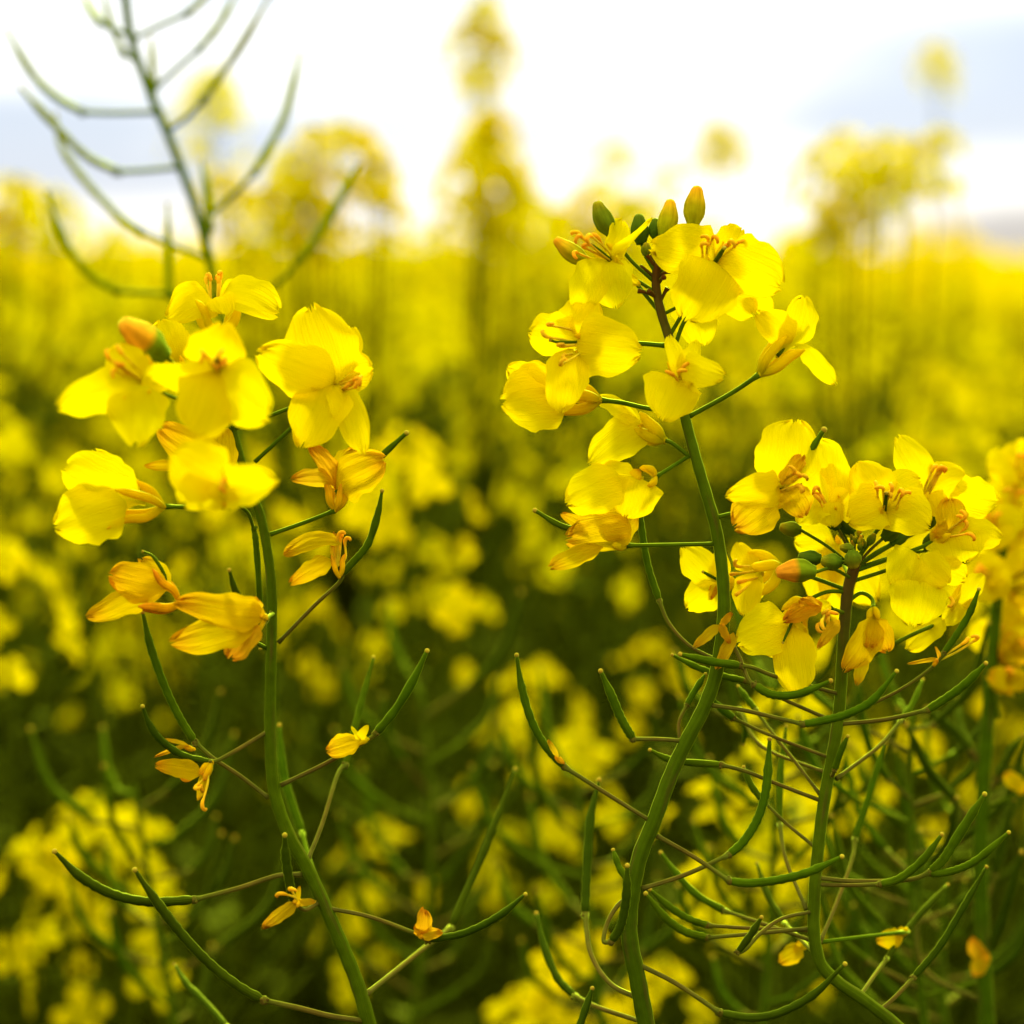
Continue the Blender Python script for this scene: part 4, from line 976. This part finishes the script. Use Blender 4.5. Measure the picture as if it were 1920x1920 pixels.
custom('low blurred plant with a broad yellow spray at lower left behind the sharp stem', [(165, 1535, 0.72), (235, 1580, 0.76), (90, 1640, 0.74)], 0.72, size=0.85)
custom('low blurred plant with yellow flowers between the left and central stems, near the bottom edge', [(715, 1570, 0.85), (670, 1700, 0.9)], 0.85, size=0.7)
custom('low blurred plant flowering at the bottom edge beside the central stem', [(1095, 1790, 0.7), (1015, 1880, 0.72), (1240, 1835, 0.75)], 0.7, size=0.75)
custom('blurred plant flowering behind the pods of the right-hand stem', [(1350, 1500, 0.66), (1420, 1570, 0.7), (1490, 1335, 0.72), (1700, 1400, 0.8)], 0.68, size=0.8)
custom('blurred plant in the gap between left and central stems at mid height', [(800, 1040, 1.0), (1010, 1280, 0.95), (1085, 1430, 0.92)], 1.0, size=0.85)

# the far crop: one uncountable mass
def far_field():
    rr = np.random.RandomState(5)
    rp = random.Random(6)
    tmpl = []
    for q in range(5):
        mb = MB()
        for hd in range(6):
            ax_, ay_ = rp.uniform(-.13, .13), rp.uniform(-.13, .13); zt = -abs(rp.gauss(0, .09))
            for k in range(9):
                a = k * 2.4; t = k / 9
                c = Vector((ax_ + math.cos(a) * .022 * (0.4 + t), ay_ + math.sin(a) * .022 * (0.4 + t), zt - 0.06 * t + .01))
                axis = Vector((math.cos(a), math.sin(a), 0.8 - t)).normalized()
                o1 = axis.orthogonal().normalized() * 0.013; o2 = axis.cross(o1)
                mb.add([c - o1 - o2, c + o1 - o2 + axis * .004, c + o1 + o2, c - o1 + o2 + axis * .004], [(0, 1, 2, 3)], [(.2, .5), (.8, .5), (.8, .9), (.2, .9)], 0)
            mb.add(*tube([Vector((ax_ * .2, ay_ * .2, -0.55)), Vector((ax_, ay_, zt - .02))], [.0022, .0012], 3, cap=False), 1)
            for k in range(5):
                a = k * 2.1; c = Vector((ax_, ay_, zt - .09 - .03 * k)); e = c + Vector((math.cos(a) * .04, math.sin(a) * .04, .03))
                mb.add(*tube([c, e], [.0014, .0008], 3, cap=False), 1)
        for k in range(7):
            a = k * 2.4
            mb.add(*leaf_geo(Vector((0, 0, -0.75 + 0.07 * k)), Vector((math.cos(a), math.sin(a), 0)), .17, .06, .5, k), 2)
        tmpl.append(mb)
    N = 0; V, F4, UV, MI = [], [], [], []
    arrs = []
    for mb in tmpl:
        arrs.append((np.array(mb.v), np.array(mb.f, dtype=np.int64), np.array(mb.uv), np.array(mb.mi)))
    d = 5.2; pts = []
    while d < 75:
        step = 0.20 * max(1, (d / 9) ** 0.75)
        half = 0.24 * d * 1.08 + 0.4
        for x in np.arange(-half, half, step):
            pts.append((x + rr.uniform(-.4, .4) * step, d + rr.uniform(-.4, .4) * step, d))
        d += step
    # the same crop beside and behind the place where the photographer stands
    for y in np.arange(-3.2, 1.6, 0.22):
        for x in np.arange(-3.2, 3.2, 0.22):
            if y > -0.7 and abs(x) < 1.3: continue
            pts.append((x + rr.uniform(-.08, .08), y + rr.uniform(-.08, .08), 5.0))
    for (x, y, d) in pts:
        v, f, uv, mi = arrs[rr.randint(len(arrs))]
        a = rr.uniform(0, 6.28); c, s = math.cos(a), math.sin(a)
        sc_ = max(1.0, (d / 9) ** 0.6)
        sx = min(2.2, sc_)
        w = np.empty_like(v)
        w[:, 0] = (v[:, 0] * c - v[:, 1] * s) * sx + x; w[:, 1] = (v[:, 0] * s + v[:, 1] * c) * sx + y
        w[:, 2] = v[:, 2] * min(1.3, sx) + CAM_H - 0.03 + rr.normal(0, 0.055) + (0.004 * d * max(-0.6, min(1, (250 - x / (K * max(y, .5))) / 700)) if 5 < d < 30 else 0) * rr.uniform(0, 1.5)
        V.append(w); F4.append(f + N); UV.append(uv); MI.append(mi); N += len(v)
    V = np.concatenate(V); F = np.concatenate(F4); UV = np.concatenate(UV); MI = np.concatenate(MI)
    me = bpy.data.meshes.new('rapeseed_crop')
    me.vertices.add(len(V)); me.vertices.foreach_set('co', V.astype(np.float32).ravel())
    me.loops.add(F.size); me.loops.foreach_set('vertex_index', F.astype(np.int32).ravel())
    me.polygons.add(len(F))
    me.polygons.foreach_set('loop_start', np.arange(0, F.size, 4, dtype=np.int32))
    me.polygons.foreach_set('loop_total', np.full(len(F), 4, dtype=np.int32))
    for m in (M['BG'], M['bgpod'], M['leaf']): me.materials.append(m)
    me.polygons.foreach_set('material_index', MI.astype(np.int32))
    ul = me.uv_layers.new(name='UVMap'); ul.data.foreach_set('uv', UV[F.ravel()].astype(np.float32).ravel())
    me.update(calc_edges=True); me.validate()
    print('far field plants', len(pts), 'faces', len(F))
    o = link('rapeseed_crop', me)
    o['label'] = 'far yellow rapeseed crop merging into one band up to the horizon'; o['category'] = 'crop'; o['kind'] = 'stuff'
far_field()

# ground
mb = MB()
xs = [-1500, -300, -60, -12, -3, 0, 3, 12, 60, 300, 1500]; ys = [-1500, -300, -60, -12, -3, 0, 3, 12, 60, 300, 1500]
v = [Vector((x, y, 0)) for y in ys for x in xs]; n = len(xs)
mb.add(v, [(j * n + i, j * n + i + 1, (j + 1) * n + i + 1, (j + 1) * n + i) for j in range(n - 1) for i in range(n - 1)], [(0, 0)] * len(v))
g = link('ground', mb.mesh('ground', [M['ground']])); g['kind'] = 'structure'; g['label'] = 'dark soil of the field under the crop'; g['category'] = 'ground'

# ------------------------------------------------------------------ sky and sun
SUN_EL, SUN_AZ = math.radians(40), math.radians(8)      # azimuth measured from +Y towards +X
w = bpy.data.worlds.new("World"); sc.world = w; w.use_nodes = True
nt = w.node_tree; nd = nt.nodes; lk = nt.links
for n_ in list(nd): nd.remove(n_)
out = nd.new('ShaderNodeOutputWorld'); bg = nd.new('ShaderNodeBackground'); bg.inputs['Strength'].default_value = 0.10
sky = nd.new('ShaderNodeTexSky'); sky.sky_type = 'NISHITA'; sky.sun_disc = False
sky.sun_elevation = SUN_EL; sky.sun_rotation = SUN_AZ
tc = nd.new('ShaderNodeTexCoord')
mp = nd.new('ShaderNodeMapping'); mp.inputs['Scale'].default_value = (1, 1, 3.0); mp.inputs['Location'].default_value = (0.3, 0.1, 0.2)
lk.new(tc.outputs['Generated'], mp.inputs[0])
nz = nd.new('ShaderNodeTexNoise'); nz.inputs['Scale'].default_value = 5.0; nz.inputs['Detail'].default_value = 5; nz.inputs['Roughness'].default_value = 0.5
lk.new(mp.outputs[0], nz.inputs['Vector'])
def dirv(x, y): return (PD(x, y, 1) - CAM).normalized()
def mth(op, a, b=None, clamp=False):
    m = nd.new('ShaderNodeMath'); m.operation = op; m.use_clamp = clamp
    for i, q in enumerate((a, b)):
        if q is None: continue
        if isinstance(q, (int, float)): m.inputs[i].default_value = q
        else: lk.new(q, m.inputs[i])
    return m.outputs[0]
# thinner places in the cloud cover: (direction, horizontal and vertical half width, depth)
acc = None
for (x, y, sx, sy, amt) in [(1960, 150, 620, 190, 1.25), (130, 280, 620, 140, 1.5), (800, 250, 480, 85, 0.85), (600, -30, 520, 60, 0.8), (1640, 230, 340, 70, 0.7)]:
    dv = dirv(x, y)
    sb = nd.new('ShaderNodeVectorMath'); sb.operation = 'SUBTRACT'; lk.new(tc.outputs['Generated'], sb.inputs[0]); sb.inputs[1].default_value = dv
    ml = nd.new('ShaderNodeVectorMath'); ml.operation = 'MULTIPLY'; lk.new(sb.outputs[0], ml.inputs[0])
    ml.inputs[1].default_value = (1 / (sx * K), 0.6 / (sx * K), 1 / (sy * K))
    ln = nd.new('ShaderNodeVectorMath'); ln.operation = 'LENGTH'; lk.new(ml.outputs[0], ln.inputs[0])
    mr = nd.new('ShaderNodeMapRange'); mr.interpolation_type = 'SMOOTHERSTEP'
    mr.inputs[1].default_value = 1.0; mr.inputs[2].default_value = 0.3; mr.inputs[3].default_value = 0.0; mr.inputs[4].default_value = amt
    lk.new(ln.outputs['Value'], mr.inputs[0])
    acc = mr.outputs[0] if acc is None else mth('ADD', acc, mr.outputs[0])
wob = nd.new('ShaderNodeMapRange'); wob.inputs[1].default_value = 0.3; wob.inputs[2].default_value = 0.7; wob.inputs[3].default_value = 0.55; wob.inputs[4].default_value = 1.2
lk.new(nz.outputs[0], wob.inputs[0])
mask = mth('POWER', mth('MULTIPLY', acc, wob.outputs[0], True), 0.7)
cl = nd.new('ShaderNodeMix'); cl.data_type = 'RGBA'
cl.inputs[6].default_value = (4.7, 4.7, 4.7, 1); cl.inputs[7].default_value = (2.1, 2.45, 3.15, 1)
lk.new(mask, cl.inputs['Factor'])
for (x, y, sx, sy) in [(1940, 455, 300, 100)]:
    dv = dirv(x, y)
    sb = nd.new('ShaderNodeVectorMath'); sb.operation = 'SUBTRACT'; lk.new(tc.outputs['Generated'], sb.inputs[0]); sb.inputs[1].default_value = dv
    ml = nd.new('ShaderNodeVectorMath'); ml.operation = 'MULTIPLY'; lk.new(sb.outputs[0], ml.inputs[0]); ml.inputs[1].default_value = (1 / (sx * K), 0.6 / (sx * K), 1 / (sy * K))
    ln = nd.new('ShaderNodeVectorMath'); ln.operation = 'LENGTH'; lk.new(ml.outputs[0], ln.inputs[0])
    mr = nd.new('ShaderNodeMapRange'); mr.interpolation_type = 'SMOOTHERSTEP'; mr.inputs[1].default_value = 1.0; mr.inputs[2].default_value = 0.35; lk.new(ln.outputs['Value'], mr.inputs[0])
    cg = nd.new('ShaderNodeMix'); cg.data_type = 'RGBA'; lk.new(mr.outputs[0], cg.inputs['Factor']); lk.new(cl.outputs[2], cg.inputs[6]); cg.inputs[7].default_value = (1.55, 1.7, 1.95, 1)
    cl = cg
# unseen dimmer sky added behind the camera to deepen contrast on the plants
sp = nd.new('ShaderNodeSeparateXYZ'); lk.new(tc.outputs['Generated'], sp.inputs[0])
bk = nd.new('ShaderNodeMapRange'); bk.interpolation_type = 'SMOOTHSTEP'
bk.inputs[1].default_value = 0.35; bk.inputs[2].default_value = -0.75; bk.inputs[3].default_value = 0.0; bk.inputs[4].default_value = 1.0
lk.new(sp.outputs[1], bk.inputs[0])
c2 = nd.new('ShaderNodeMix'); c2.data_type = 'RGBA'; lk.new(bk.outputs[0], c2.inputs['Factor'])
lk.new(cl.outputs[2], c2.inputs[6]); c2.inputs[7].default_value = (3.5, 3.6, 3.8, 1)
zr = nd.new('ShaderNodeMapRange'); zr.inputs[1].default_value = 0.10; zr.inputs[2].default_value = 1.0; zr.inputs[3].default_value = 1.0; zr.inputs[4].default_value = 2.9
lk.new(sp.outputs[2], zr.inputs[0])
vm = nd.new('ShaderNodeVectorMath'); vm.operation = 'SCALE'; lk.new(c2.outputs[2], vm.inputs[0]); lk.new(zr.outputs[0], vm.inputs['Scale'])
mx = nd.new('ShaderNodeMix'); mx.data_type = 'RGBA'; mx.inputs['Factor'].default_value = 0.9
lk.new(sky.outputs[0], mx.inputs[6]); lk.new(vm.outputs[0], mx.inputs[7])
lk.new(mx.outputs[2], bg.inputs['Color']); lk.new(bg.outputs[0], out.inputs[0])

sl = bpy.data.lights.new('sun', 'SUN'); sl.energy = 1.5; sl.angle = math.radians(14); sl.color = (1.0, 0.97, 0.90)
so = bpy.data.objects.new('sun', sl); col.objects.link(so)
sd = Vector((math.sin(SUN_AZ) * math.cos(SUN_EL), math.cos(SUN_AZ) * math.cos(SUN_EL), math.sin(SUN_EL)))
so.rotation_euler = sd.to_track_quat('Z', 'Y').to_euler(); so.location = (0, 0, 10)

# ------------------------------------------------------------------ render settings
sc.render.engine = 'CYCLES'
sc.view_settings.view_transform = 'Standard'; sc.view_settings.look = 'None'
sc.view_settings.exposure = 1.38; sc.view_settings.gamma = 1.0
sc.render.resolution_x = 1024; sc.render.resolution_y = 1024
sc.cycles.max_bounces = 7; sc.cycles.diffuse_bounces = 4; sc.cycles.transmission_bounces = 4; sc.cycles.glossy_bounces = 2
